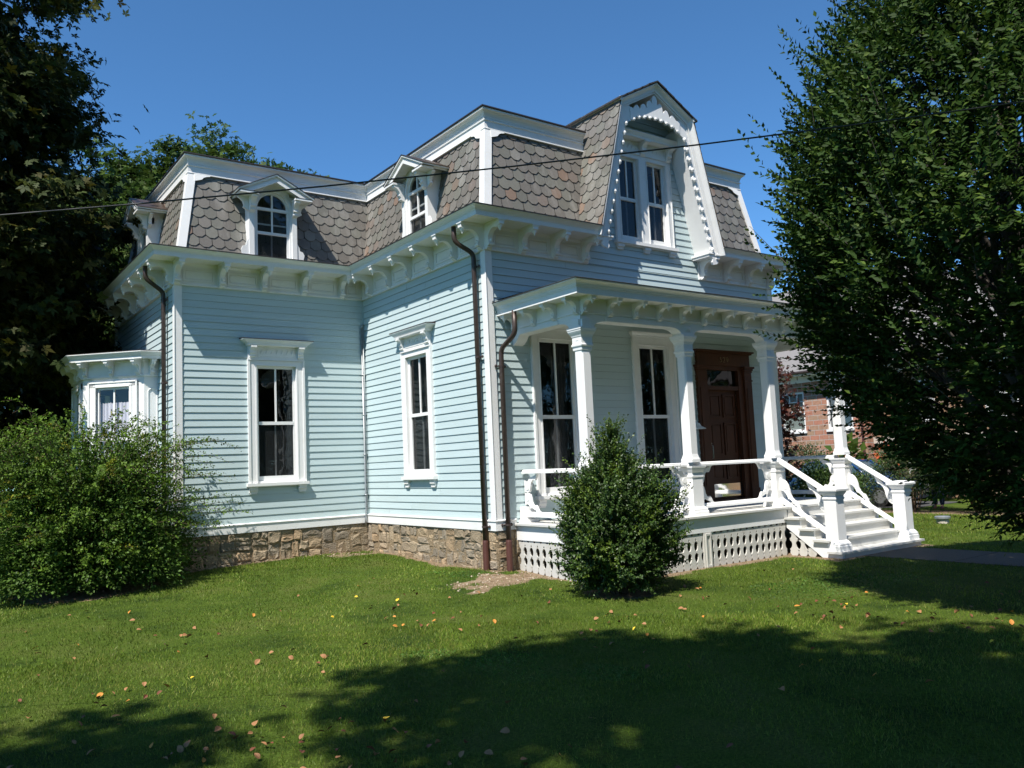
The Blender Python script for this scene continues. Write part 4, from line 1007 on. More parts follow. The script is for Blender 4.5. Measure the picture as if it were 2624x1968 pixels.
# ------------------------------------------------------------------ front door
mb = MB()
FB = lambda x0, x1, n0, n1, z0, z1: LB(mb, x0, x1, n0, n1, z0, z1)
FB(4.80, 5.02, 0, 0.07, 1.06, 3.62); FB(6.20, 6.42, 0, 0.07, 1.06, 3.62)                     # pilasters
for a in (4.80, 6.20):
    FB(a-0.015, a+0.235, 0, 0.085, 1.06, 1.30); FB(a+0.05, a+0.17, 0.07, 0.082, 1.42, 3.3)
    for k, (e, n, z) in enumerate(((0.01, 0.085, 3.62), (0.025, 0.1, 3.66), (0.045, 0.125, 3.70))): FB(a-e, a+0.22+e, 0, n, z, z+0.04)
    FB(a-0.01, a+0.23, 0, 0.085, 3.44, 3.47)
FB(4.82, 6.40, 0, 0.06, 3.74, 3.98); FB(4.78, 6.44, 0, 0.10, 3.98, 4.01); FB(4.75, 6.47, 0, 0.13, 4.01, 4.04)
FB(5.02, 6.20, -0.05, 0.03, 3.66, 3.74); FB(5.02, 5.12, -0.06, 0.03, 1.06, 3.66); FB(6.05, 6.20, -0.06, 0.03, 1.06, 3.66)
FB(5.12, 6.05, -0.06, 0.02, 3.26, 3.34); FB(5.02, 6.20, -0.06, 0.05, 1.06, 1.12)
door = obj('door_frame', mb, M_DOOR, house)
mb = MB()
FB(5.12, 6.05, -0.10, -0.07, 1.12, 3.26)
def dp(x0, x1, z0, z1):
    frame_rect(mb, x0, x1, z0, z1, 0.035, -0.07, -0.045); LB(mb, x0+0.06, x1-0.06, -0.07, -0.05, z0+0.06, z1-0.06)
for x0, x1 in ((5.20, 5.55), (5.62, 5.97)): dp(x0, x1, 2.72, 3.18); dp(x0, x1, 1.98, 2.62); dp(x0, x1, 1.50, 1.88)
obj('front_door', mb, M_DOOR, house)
mb = MB(); mb.quad((5.12, 0.05, 3.34), (6.05, 0.05, 3.34), (6.05, 0.05, 3.66), (5.12, 0.05, 3.66)); obj('transom_pane', mb, M_GLASS, house)
mb = MB(); mb.box(5.0, 6.2, 0.35, 0.36, 1.0, 4.0); mb.box(5.0, 5.01, 0.06, 0.35, 3.2, 3.8); mb.box(6.19, 6.2, 0.06, 0.35, 3.2, 3.8); mb.box(5.0, 6.2, 0.06, 0.35, 3.75, 3.76); obj('room_interior', mb, M_ROOM, house)
mb = MB(); mb.box(5.15, 6.02, 0.038, 0.048, 1.17, 1.42); obj('kickplate', mb, M_CHROME, house)
mb = MB(); mb.box(5.165, 5.205, 0.05, 0.068, 1.85, 2.25); mb.tube([(5.185, 0.05, 2.18), (5.185, 0.0, 2.17), (5.185, -0.005, 2.05), (5.185, 0.0, 1.93), (5.185, 0.05, 1.92)], 0.011, 8); mb.lathe((5.185, 0.04, 2.21), [(0.004, -0.02), (0.02, -0.015), (0.02, 0.015), (0.004, 0.02)], 8); obj('door_handle', mb, M_STEEL, house)
cu = bpy.data.curves.new('house_number', 'FONT'); cu.body = '529'; cu.size = 0.155; cu.extrude = 0.006; cu.align_x = 'CENTER'; cu.space_character = 1.25; cu.offset = -0.006
to = bpy.data.objects.new('tmp', cu); COL.objects.link(to); dgp = bpy.context.evaluated_depsgraph_get()
me = bpy.data.meshes.new_from_object(to.evaluated_get(dgp)); bpy.data.objects.remove(to)
me.transform(Matrix.Translation((5.61, -0.067, 3.805)) @ Matrix.Rotation(math.pi/2, 4, 'X')); me.materials.clear(); me.materials.append(mat('dull_brass_numerals', (0.42, 0.33, 0.20), 0.45, metal=0.3))
link(bpy.data.objects.new('house_number', me), house)
mb = MB(); mb.tube([(4.62, -0.01, 2.62), (4.62, -0.10, 2.66), (4.62, -0.16, 2.60)], 0.012, 6); mb.lathe((4.62, -0.16, 2.49), [(0.145, 0.0), (0.14, 0.012), (0.06, 0.055), (0.03, 0.11), (0.004, 0.115)], 16); obj('porch_lamp', mb, M_WHITE, house)

# ------------------------------------------------------------------ downspouts and conduit
def downspout(pts, boot_z, straps, n):
    mb = MB(); sm = []
    P = [Vector(p) for p in pts]
    for k in range(len(P)):      # round the bends
        if 0 < k < len(P)-1:
            a = P[k]+(P[k-1]-P[k]).normalized()*min(0.09, (P[k-1]-P[k]).length*0.45); b = P[k]+(P[k+1]-P[k]).normalized()*min(0.09, (P[k+1]-P[k]).length*0.45)
            for t in (0, 0.25, 0.5, 0.75, 1): sm.append((a*(1-t)+P[k]*t)*(1-t)+(P[k]*(1-t)+b*t)*t)
        else: sm.append(P[k])
    mb.tube(sm, 0.040, 12)
    o = obj('downspout', mb, M_PIPE, house, True)
    x, y, z = pts[-1]
    mb = MB(); mb.tube([(x, y, boot_z+0.03), (x, y, boot_z), (x, y, z-0.15)], [0.043, 0.049, 0.051], 12); obj('iron_boot', mb, M_PIPEBOOT, o)
    for zz in straps:
        mb = MB(); mb.lathe((x, y, zz), [(0.041, -0.018), (0.047, -0.016), (0.047, 0.016), (0.041, 0.018)], 12)
        tx, ty = -n[1], n[0]
        mb.tube([(x-tx*0.09-n[0]*0.03, y-ty*0.09-n[1]*0.03, zz), (x+tx*0.09-n[0]*0.03, y+ty*0.09-n[1]*0.03, zz)], 0.013, 6)
        for s_ in (-1, 1): mb.lathe((x+s_*tx*0.09-n[0]*0.03, y+s_*ty*0.09-n[1]*0.03, zz), [(0.003, -0.025), (0.02, -0.01), (0.02, 0.01), (0.003, 0.025)], 6)
        obj('strap', mb, M_PIPE, o)
downspout([(-0.40, 0.29, 5.86), (-0.40, 0.29, 5.60), (-0.09, 0.21, 5.42), (-0.085, 0.205, 0.26)], 0.78, (5.20, 3.72, 1.02), (-1, 0))
downspout([(0.20, -0.44, 4.39), (0.20, -0.44, 4.02), (0.165, -0.09, 3.82), (0.162, -0.085, 0.24)], 0.78, (3.55, 1.04), (0, -1))
downspout([(-L-0.40, D+0.50, 5.86), (-L-0.40, D+0.50, 5.62), (-L-0.085, D+0.51, 5.40), (-L-0.085, D+0.51, 0.3)], 0.8, (5.25, 3.72, 1.02), (-1, 0))
mb = MB(); mb.tube([(-0.075, D-0.05, 4.86), (-0.05, D-0.05, 4.93), (-0.02, D-0.03, 4.94)], 0.02, 8); mb.tube([(-0.075, D-0.05, 4.86), (-0.075, D-0.05, 1.22), (-0.10, D-0.07, 1.05), (-0.10, D-0.06, 0.9)], 0.017, 8)
mb.tube([(-0.06, D-0.09, 4.84), (-0.06, D-0.09, 1.2)], 0.010, 6)
for z in (1.5, 2.3, 3.1, 3.9, 4.6): mb.box(-0.10, 0.0, D-0.075, D-0.03, z, z+0.015)
obj('conduit', mb, M_GALV, house, True)
#__ENV__
# ================================================================== grounds
def pnoise(x, y, s, seed=0):
    r = np.random.default_rng(seed); v = 0
    for k in range(7):
        a = r.uniform(0, 2*math.pi); f = s*r.uniform(0.6, 1.7); p = r.uniform(0, 6.28)
        v = v+np.sin((x*math.cos(a)+y*math.sin(a))*f+p+1.3*np.sin((x*math.sin(a)-y*math.cos(a))*f*0.7+p*2))
    return v/7
RECTS = [(-L, 0.0, D, D+E), (0.0, WM, 0.0, D+E), (0.36, 7.2, -1.9, 0.0), (4.6, 7.18, -2.97, -1.9), (-4.8, -L, 6.0, 8.3)]
def d_house(x, y):
    d = np.full(np.shape(x), 1e9)
    for a, b, c, e in RECTS:
        dx = np.maximum(np.maximum(a-x, x-b), 0); dy = np.maximum(np.maximum(c-y, y-e), 0)
        d = np.minimum(d, np.hypot(dx, dy))
    return d
BUSH_L, BUSH_R = (-5.15, 3.95), (0.12, -2.60)
def soil(x, y):
    n = pnoise(x, y, 5.0, 3)+0.5*pnoise(x, y, 17.0, 4)
    d = d_house(x, y)
    s = np.clip((0.20+0.16*n-d)/0.08, 0, 1)
    e = ((x+0.42)/1.05)**2+((y+0.62)/0.42)**2; s = np.maximum(s, np.clip((1.0+1.7*n+0.9*pnoise(x, y, 9.0, 14)-e)/0.35, 0, 1))
    e = ((x+0.6)/0.8)**2+((y-3.95)/0.4)**2; s = np.maximum(s, 0.8*np.clip((0.9+1.2*n-e)/0.5, 0, 1))
    for (cx, cy), r in ((BUSH_L, 1.15), (BUSH_R, 0.5)):
        e = np.hypot(x-cx, y-cy)/r; s = np.maximum(s, np.clip((1.0+0.25*n-e)/0.2, 0, 1))
    e = np.abs(x-15.9-0.1*y*0)/0.85; s = np.maximum(s, np.clip((1.0+0.3*n-e)/0.2, 0, 1)*((y > -9) & (y < 7)))
    return s
def onpath(x, y): return (x > 5.17) & (x < 6.63) & (y < -2.9)
def ground_material():
    m = bpy.data.materials.new('lawn_turf'); m.use_nodes = True; n, L_ = m.node_tree.nodes, m.node_tree.links; b = n['Principled BSDF']
    b.inputs['Roughness'].default_value = 0.95; b.inputs['Specular IOR Level'].default_value = 0.1
    geo = n.new('ShaderNodeNewGeometry'); at = n.new('ShaderNodeAttribute'); at.attribute_name = 'tint'
    def noise(s, d=6):
        t = n.new('ShaderNodeTexNoise'); t.inputs['Scale'].default_value = s; t.inputs['Detail'].default_value = d; t.inputs['Roughness'].default_value = 0.65
        L_.new(geo.outputs['Position'], t.inputs['Vector']); return t.outputs['Fac']
    def ramp(f, stops):
        r = n.new('ShaderNodeValToRGB'); e = r.color_ramp.elements
        while len(e) < len(stops): e.new(0.5)
        for k, (p, c) in enumerate(stops): e[k].position = p; e[k].color = (*c, 1)
        L_.new(f, r.inputs[0]); return r.outputs[0]
    g = ramp(noise(1.1), [(0.3, (0.026, 0.052, 0.009)), (0.5, (0.072, 0.115, 0.014)), (0.7, (0.105, 0.125, 0.028))])
    g2 = ramp(noise(45), [(0.3, (0.35, 0.35, 0.35)), (0.7, (1.35, 1.35, 1.35))])
    mx = n.new('ShaderNodeMix'); mx.data_type = 'RGBA'; mx.blend_type = 'MULTIPLY'; mx.inputs['Factor'].default_value = 1
    L_.new(g, mx.inputs['A']); L_.new(g2, mx.inputs['B'])
    s = ramp(noise(14), [(0.3, (0.14, 0.095, 0.055)), (0.55, (0.26, 0.19, 0.125)), (0.75, (0.36, 0.28, 0.20))])
    m2 = n.new('ShaderNodeMix'); m2.data_type = 'RGBA'; ns = n.new('ShaderNodeMath'); ns.operation = 'MULTIPLY_ADD'; ns.inputs[1].default_value = 1.1; ns.inputs[2].default_value = -0.55; L_.new(noise(22), ns.inputs[0])
    sm = n.new('ShaderNodeMath'); sm.operation = 'ADD'; sm.use_clamp = True; L_.new(at.outputs['Fac'], sm.inputs[0]); L_.new(ns.outputs[0], sm.inputs[1])
    st_ = n.new('ShaderNodeMapRange'); st_.inputs['From Min'].default_value = 0.35; st_.inputs['From Max'].default_value = 0.65; L_.new(sm.outputs[0], st_.inputs['Value'])
    L_.new(st_.outputs[0], m2.inputs['Factor']); L_.new(mx.outputs['Result'], m2.inputs['A']); L_.new(s, m2.inputs['B'])
    L_.new(m2.outputs['Result'], b.inputs['Base Color'])
    bp = n.new('ShaderNodeBump'); bp.inputs['Strength'].default_value = 0.8; bp.inputs['Distance'].default_value = 0.03
    L_.new(noise(60), bp.inputs['Height']); L_.new(bp.outputs[0], b.inputs['Normal'])
    return m
def build_ground():
    xs = np.concatenate([[-400, -150, -60], np.arange(-24, -9, 0.8), np.arange(-9, 9, 0.16), np.arange(9, 40, 0.8), [60, 150, 400]])
    ys = np.concatenate([[-400, -150, -60], np.arange(-26, -9.4, 0.8), np.arange(-9.4, 7, 0.16), np.arange(7, 40, 0.8), [60, 150, 400]])
    X, Y = np.meshgrid(xs, ys, indexing='ij'); Z = ground(X, Y)+0.012*pnoise(X, Y, 1.6, 9)*(np.hypot(X, Y) < 40)
    nx, ny = len(xs), len(ys); idx = np.arange(nx*ny).reshape(nx, ny)
    F = np.stack([idx[:-1, :-1], idx[1:, :-1], idx[1:, 1:], idx[:-1, 1:]], -1).reshape(-1, 4)
    o = mesh_np('lawn_ground', np.stack([X, Y, Z], -1).reshape(-1, 3), F, ground_material())
    at = o.data.color_attributes.new('tint', 'FLOAT_COLOR', 'POINT'); s = soil(X, Y).ravel()
    b = np.ones((nx*ny, 4), np.float32); b[:, :3] = s[:, None]; at.data.foreach_set('color', b.ravel())
    o.data.polygons.foreach_set('use_smooth', [True]*len(o.data.polygons)); struct(o)
build_ground()
M_CONC = mat('path_concrete', (0.070, 0.058, 0.042), 0.9, var=0.15, vscale=6, bump=0.3, bscale=80)
mb = MB()
for k in range(8):
    y1 = -2.99-k*1.45; x0 = 4.90+0.0*k
    mb.hexa([(5.15, y1-1.435, 0.1), (6.65, y1-1.435, 0.1), (6.65, y1, 0.1), (5.15, y1, 0.1), (5.15, y1-1.435, 0.249), (6.65, y1-1.435, 0.249), (6.65, y1, 0.249), (5.15, y1, 0.249)])
struct(obj('path', mb, M_CONC))

# ------------------------------------------------------------------ vegetation helpers
def norm(v): return v/np.maximum(np.linalg.norm(v, axis=-1, keepdims=True), 1e-9)
LEAF5 = (np.array([(0, 0, 0), (-0.5, 0.42, 0.10), (0, 1, -0.06), (0.5, 0.42, 0.10), (0, 0.45, -0.02)]), np.array([(0, 4, 2, 1), (0, 3, 2, 4)]))
def lobes_leaf():
    V = [(0, 0, 0)]; F = []
    for a, l, w_ in ((0, 1.0, 0.22), (58, 0.82, 0.20), (-58, 0.82, 0.20), (112, 0.45, 0.14), (-112, 0.45, 0.14)):
        c, s = math.cos(R(a)), math.sin(R(a)); i = len(V)
        for u, v in ((-w_, 0.5*l), (0, l), (w_, 0.5*l)): V.append((u*c+v*s, 0.15-u*s*1.0+v*c*1.0-0.15, 0.06 if u else -0.05))
        F.append((0, i, i+1, i+2))
    return np.array(V, float), np.array(F)
LEAFM = lobes_leaf()
TRI = (np.array([(-0.5, 0, 0), (0.5, 0, 0), (0, 1, 0)], float), np.array([(0, 1, 2)]))
def leaves(name, C, A, S, m, tint, tpl=LEAF5, wr=0.5, up=None, roll=0.6, parent=None, seed=1):
    """C centres, A axes, S sizes; leaf normal kept towards 'up'"""
    r = np.random.default_rng(seed); n = len(C); A = norm(A)
    U = np.tile(np.array([0, 0, 1.0]), (n, 1)) if up is None else up
    U = U+r.normal(0, roll, (n, 3)); N = norm(U-A*np.sum(U*A, 1, keepdims=True)); Sd = np.cross(A, N)
    T, F = tpl; S = np.asarray(S).reshape(-1, 1, 1)
    V = C[:, None, :]+S*(T[None, :, 0:1]*wr*Sd[:, None, :]+T[None, :, 1:2]*A[:, None, :]+T[None, :, 2:3]*N[:, None, :])
    k = len(T); Fa = (np.arange(n)[:, None, None]*k+F[None]).reshape(-1, F.shape[1])
    return mesh_np(name, V.reshape(-1, 3), Fa, m, parent, np.repeat(tint, len(F), 0))
def tints(n, r, pal, sd=0.16):
    pal = np.array([p[:3] for p in pal]); w_ = np.array([p[3] for p in [(*q[:3], q[3]) for q in PALW(pal, n)]]) if False else None
    i = r.integers(0, len(pal), n); return pal[i]*np.clip(r.normal(1, sd, (n, 1)), 0.5, 1.6)
M_HORN = mat('hornbeam_leaf', (0.026, 0.056, 0.009), 0.6, tint=1, trans=0.25, spec=0.15)
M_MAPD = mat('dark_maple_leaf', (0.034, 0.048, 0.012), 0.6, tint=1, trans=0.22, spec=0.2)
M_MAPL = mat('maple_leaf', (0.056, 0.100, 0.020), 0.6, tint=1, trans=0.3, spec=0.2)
M_REDM = mat('red_maple_leaf', (0.085, 0.024, 0.018), 0.5, tint=1, trans=0.25)
M_BOX = mat('boxwood_leaf', (0.046, 0.088, 0.018), 0.42, tint=1, trans=0.2, spec=0.35)
M_BARB = mat('barberry_leaf', (0.072, 0.138, 0.020), 0.55, tint=1, trans=0.28, spec=0.25)
M_SHRUB = mat('shrub_leaf', (0.050, 0.082, 0.024), 0.4, tint=1, trans=0.25)
M_BARK = mat('grey_bark', (0.085, 0.072, 0.060), 0.9, var=0.3, vscale=9, bump=0.8, bscale=30, stretch=(1, 1, 0.3))
M_STEM = mat('brown_stem', (0.085, 0.055, 0.030), 0.8, var=0.2)

def limb(mb, p, q, r0, r1, bow=0.12, seg=6, rr=random):
    p, q = Vector(p), Vector(q); d = q-p; ln = d.length
    off = Vector((rr.uniform(-1, 1), rr.uniform(-1, 1), rr.uniform(0.0, 1.0)))*bow*ln
    pts = []; rad = []
    for k in range(seg+1):
        t = k/seg; pts.append(p+d*t+off*math.sin(math.pi*t)*(1-0.3*t)); rad.append(r0+(r1-r0)*t)
    mb.tube(pts, rad, 7 if r0 > 0.04 else 5); return pts

def maple(name, label, cat, base, h, crowns, n_clump, n_leaf, ls, m, pal, seed, group=None, trunk_r=0.28, cl=(0.85, 0.38), shell=0.72):
    """crowns: ellipsoids (dx,dy,z,rx,ry,rz)"""
    r = np.random.default_rng(seed); rr = random.Random(seed)
    root = thing(name, label, cat, (base[0], base[1], gz(*base)), group)
    b = np.array([base[0], base[1], 0.0]); vol = np.array([c[3]*c[4]+c[3]*c[5] for c in crowns]); pick = r.choice(len(crowns), n_clump, p=vol/vol.sum())
    E_ = np.array([c for c in crowns], float)[pick]
    d = norm(r.normal(0, 1, (n_clump, 3))); rad = np.where(r.random(n_clump) < shell, r.uniform(0.78, 1.02, n_clump), r.uniform(0.3, 0.8, n_clump))
    C = b+E_[:, :3]+d*E_[:, 3:]*rad[:, None]
    k = r.integers(0, n_clump, n_leaf)
    off = r.normal(0, 1, (n_leaf, 3)); off[:, 2] *= cl[1]/cl[0]; sc = r.uniform(0.55, 1.15, n_clump)[k]
    P = C[k]+off*cl[0]*0.55*sc[:, None]
    out = norm(P-(b+E_[k][:, :3])); A = norm(out*0.7+r.normal(0, 0.6, (n_leaf, 3))+np.array([0, 0, -0.35]))
    up = out*0.55+np.array([0, 0, 0.8])
    ct = np.clip(r.normal(1, 0.16, n_clump), 0.6, 1.5)[k][:, None]
    t = tints(n_leaf, r, pal)*ct
    leaves('crown', P, A, ls*r.uniform(0.7, 1.25, n_leaf), m, t, LEAFM, 1.0, up, 0.45, root, seed+1)
    mb = MB(); zc = min(c[2]-c[5] for c in crowns); top = max(c[2] for c in crowns)
    g0 = gz(*base); z1 = max(1.8, zc+0.8)
    mb.tube([(base[0], base[1], g0-0.1), (base[0]+0.02, base[1], g0+0.3), (base[0]+0.05, base[1]+0.03, z1)], [trunk_r*1.5, trunk_r*1.05, trunk_r*0.85], 12)
    fork = (base[0]+0.05, base[1]+0.03, z1)
    lead = limb(mb, fork, (base[0], base[1], top+0.2), trunk_r*0.8, 0.04, 0.04, 8, rr)
    for j in range(min(46, n_clump)):
        c = C[j]; t0 = max(0.0, min(0.9, (c[2]-z1)/(top-z1+0.01)*0.75)); s = lead[int(t0*8)]
        limb(mb, s, c, trunk_r*0.30*(1-t0*0.5), 0.012, 0.10, 5, rr)
    obj('trunk', mb, M_BARK, root, True)
    return root

# hornbeam on the right -------------------------------------------
def hornbeam():
    r = np.random.default_rng(5); rr = random.Random(5)
    bx, by = 2.50, -6.98; g0 = gz(bx, by)
    root = thing('hornbeam_tree', 'broad egg-shaped leafy tree in the right foreground with upswept shoots and low dark branches', 'tree', (bx, by, g0))
    zk = np.array([1.0, 1.2, 1.55, 1.95, 2.5, 3.1, 3.6, 4.15, 4.85, 5.5, 6.0, 6.7, 7.5, 8.5, 9.5, 10.0]); rk = np.array([0.25, 0.42, 1.0, 1.4, 1.95, 2.3, 2.52, 2.54, 2.48, 2.3, 2.12, 1.72, 1.35, 0.92, 0.4, 0.1])
    env = lambda z: np.interp(z, zk, rk)
    def shoots(n, lo, hi, seed):
        q = np.random.default_rng(seed); zz = q.uniform(1.0, 9.8, n*3); keep = q.random(n*3) < env(zz)/2.8; z = zz[keep][:n]; n = len(z)
        a = q.uniform(0, 2*math.pi, n)
        if lo < 0.9: kp = pnoise(a*2.6, z*1.0, 1.9, 77) < (0.42 if lo > 0.5 else 0.26); z, a = z[kp], a[kp]; n = len(z)
        lump = 1+0.05*np.sin(a*3+z*1.1)+0.05*np.sin(a*7-z*2.3)+0.04*np.sin(a*11+z*3.7)
        rad = env(z)*lump*q.uniform(lo, hi, n)
        base = np.stack([bx+rad*np.cos(a), by+rad*np.sin(a), z], -1)
        o = np.stack([np.cos(a), np.sin(a), np.zeros(n)], -1)
        up_amt = np.interp(z, [1, 3, 6, 10], [-0.10, 0.45, 0.9, 1.6])
        dr = norm(o*0.9+np.array([0, 0, 1.0])*(up_amt+(0.9 if lo > 0.9 else 0.0))[:, None]+q.normal(0, 0.30, (n, 3)))
        return base, dr, o
    Cs, As, Us, Ss, Ts = [], [], [], [], []
    tw = MB()
    for n, lo, hi, ln, nl, seed in ((13500, 0.78, 1.0, (0.26, 0.48), 12, 21), (420, 0.96, 1.03, (0.55, 0.95), 18, 22), (3800, 0.35, 0.80, (0.3, 0.55), 11, 23)):
        B, Dr, O = shoots(n, lo, hi, seed); n = len(B); q = np.random.default_rng(seed+7)
        l = q.uniform(*ln, n)
        side = norm(np.cross(Dr, np.array([0, 0, 1.0])+q.normal(0, 0.25, (n, 3))))
        st = np.clip(q.normal(1, 0.15, n), 0.6, 1.4)
        for j in range(nl):
            t = (j+0.5)/nl; sgn = 1 if j % 2 else -1
            drp = np.array([0, 0, -0.10])*(t*t)
            c = B+Dr*(l*t)[:, None]+drp*l[:, None]
            ax = norm(Dr*0.75+side*sgn*0.8+q.normal(0, 0.16, (n, 3))+np.array([0, 0, -0.12])) if j < nl-1 else Dr
            Cs.append(c); As.append(ax); Us.append(O*0.75+np.array([0, 0, 0.65])+0*c); Ss.append(q.uniform(0.072, 0.112, n)*(1.0-0.30*t)); 
            base_t = np.where(q.random((n, 1)) < 0.25*(t > 0.6), np.array([[2.7, 2.0, 2.0]]), np.array([[1.0, 1.0, 1.0]]))  # sunlit highlight painted into the tint of some tip leaves
            Ts.append(base_t*st[:, None]*np.clip(q.normal(1, 0.12, (n, 1)), 0.6, 1.5))
        for j in range(0, n, 3 if lo > 0.9 else 9):
            e = B[j]+Dr[j]*l[j]*0.9; tw.tube([tuple(B[j]), tuple(e)], [0.006, 0.002], 4)
    leaves('crown', np.concatenate(Cs), np.concatenate(As), np.concatenate(Ss), M_HORN, np.concatenate(Ts), LEAF5, 0.56, np.concatenate(Us), 0.35, root, 3)
    mb = MB(); mb.tube([(bx, by, g0-0.1), (bx, by, g0+0.25), (bx-0.02, by, 1.3)], [0.26, 0.19, 0.17], 12)
    for j in range(54):
        a = rr.uniform(0, 6.283); z = rr.uniform(1.1, 8.8); rd = float(env(z))*rr.uniform(0.8, 0.97)
        z0 = max(0.9, min(2.2, 0.9+0.14*z+rr.uniform(-0.2, 0.2))) if z < 4.5 else 1.5+0.3*(z-3)
        limb(mb, (bx-0.01, by, z0), (bx+rd*math.cos(a), by+rd*math.sin(a), z), rr.uniform(0.035, 0.07), 0.008, 0.09, 6, rr)
    limb(mb, (bx, by, 1.2), (bx+0.1, by, 9.3), 0.15, 0.02, 0.02, 8, rr)
    mb.v += []; obj('trunk', mb, M_BARK, root, True); obj('twig', tw, M_BARK, root)
hornbeam()

# maples --------------------------------------------------------------
PALD = [(1, 1, 1, 1), (0.85, 0.95, 0.8, 1), (1.15, 1.1, 0.9, 1), (1.35, 1.2, 0.7, 1), (1.0, 1.05, 1.0, 1), (1.7, 1.15, 0.6, 1)]
PALG = [(1, 1, 1, 1), (0.85, 0.95, 0.85, 1), (1.2, 1.12, 0.9, 1), (1.1, 1.0, 0.8, 1), (0.9, 1.0, 1.0, 1)]
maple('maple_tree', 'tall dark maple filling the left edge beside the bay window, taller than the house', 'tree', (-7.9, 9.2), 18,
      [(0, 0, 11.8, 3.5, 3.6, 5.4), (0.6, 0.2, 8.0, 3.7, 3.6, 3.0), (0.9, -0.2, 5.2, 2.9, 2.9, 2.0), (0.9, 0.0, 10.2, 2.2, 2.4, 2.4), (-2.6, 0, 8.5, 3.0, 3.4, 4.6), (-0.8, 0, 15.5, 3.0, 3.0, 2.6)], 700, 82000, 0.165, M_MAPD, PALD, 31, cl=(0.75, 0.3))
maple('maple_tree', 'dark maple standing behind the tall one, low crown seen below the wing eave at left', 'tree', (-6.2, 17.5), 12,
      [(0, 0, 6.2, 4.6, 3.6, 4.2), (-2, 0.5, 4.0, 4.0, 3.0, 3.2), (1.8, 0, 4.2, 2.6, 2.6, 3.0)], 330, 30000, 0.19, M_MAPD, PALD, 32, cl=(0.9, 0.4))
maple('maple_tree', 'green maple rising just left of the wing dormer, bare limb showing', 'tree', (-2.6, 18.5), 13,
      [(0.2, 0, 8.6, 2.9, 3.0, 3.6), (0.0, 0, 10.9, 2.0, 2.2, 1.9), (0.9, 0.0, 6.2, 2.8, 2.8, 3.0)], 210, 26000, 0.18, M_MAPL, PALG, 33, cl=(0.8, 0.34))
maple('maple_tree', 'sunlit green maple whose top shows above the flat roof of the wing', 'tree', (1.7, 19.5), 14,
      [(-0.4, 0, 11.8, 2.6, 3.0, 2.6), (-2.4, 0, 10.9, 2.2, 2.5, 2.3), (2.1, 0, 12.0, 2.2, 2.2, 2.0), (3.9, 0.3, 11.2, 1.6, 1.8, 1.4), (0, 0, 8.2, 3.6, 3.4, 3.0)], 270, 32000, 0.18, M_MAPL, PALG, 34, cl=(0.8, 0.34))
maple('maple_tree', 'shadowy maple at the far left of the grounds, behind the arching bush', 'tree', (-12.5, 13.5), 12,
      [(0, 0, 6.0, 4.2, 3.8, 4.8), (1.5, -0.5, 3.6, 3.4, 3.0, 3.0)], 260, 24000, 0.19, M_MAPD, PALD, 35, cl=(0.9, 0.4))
# street trees behind the viewer whose shade falls over the lawn
maple('shade_tree', 'tall street maple behind the viewer that throws the broad shade across the front lawn', 'tree', (-11.2, -12.8), 16,
      [(0.85, 3.75, 11.6, 1.15, 1.1, 1.2), (2.16, 4.15, 11.8, 1.15, 1.0, 1.1), (2.7, 2.9, 11.9, 1.0, 0.9, 1.2), (1.3, 2.1, 12.4, 1.9, 1.5, 1.5), (4.2, 1.8, 12.0, 0.8, 0.7, 1.2), (-1.75, 4.95, 11.4, 0.6, 0.6, 0.7), (1.8, 0.1, 13.2, 1.9, 1.2, 1.6)], 125, 10500, 0.24, M_MAPL, PALG, 41, trunk_r=0.35, cl=(0.62, 0.34))
maple('shade_tree', 'second street maple behind the viewer, shading the egg-shaped tree and the path', 'tree', (-1.4, -15.9), 15,
      [(0.2, 3.6, 11.0, 2.6, 2.4, 2.2), (2.2, 4.4, 11.2, 2.4, 2.2, 2.0), (-0.2, 1.6, 12.6, 3.2, 3.0, 2.2), (3.6, 2.8, 11.6, 2.4, 2.2, 2.0)], 260, 18000, 0.24, M_MAPL, PALG, 42, trunk_r=0.32, cl=(0.8, 0.4))

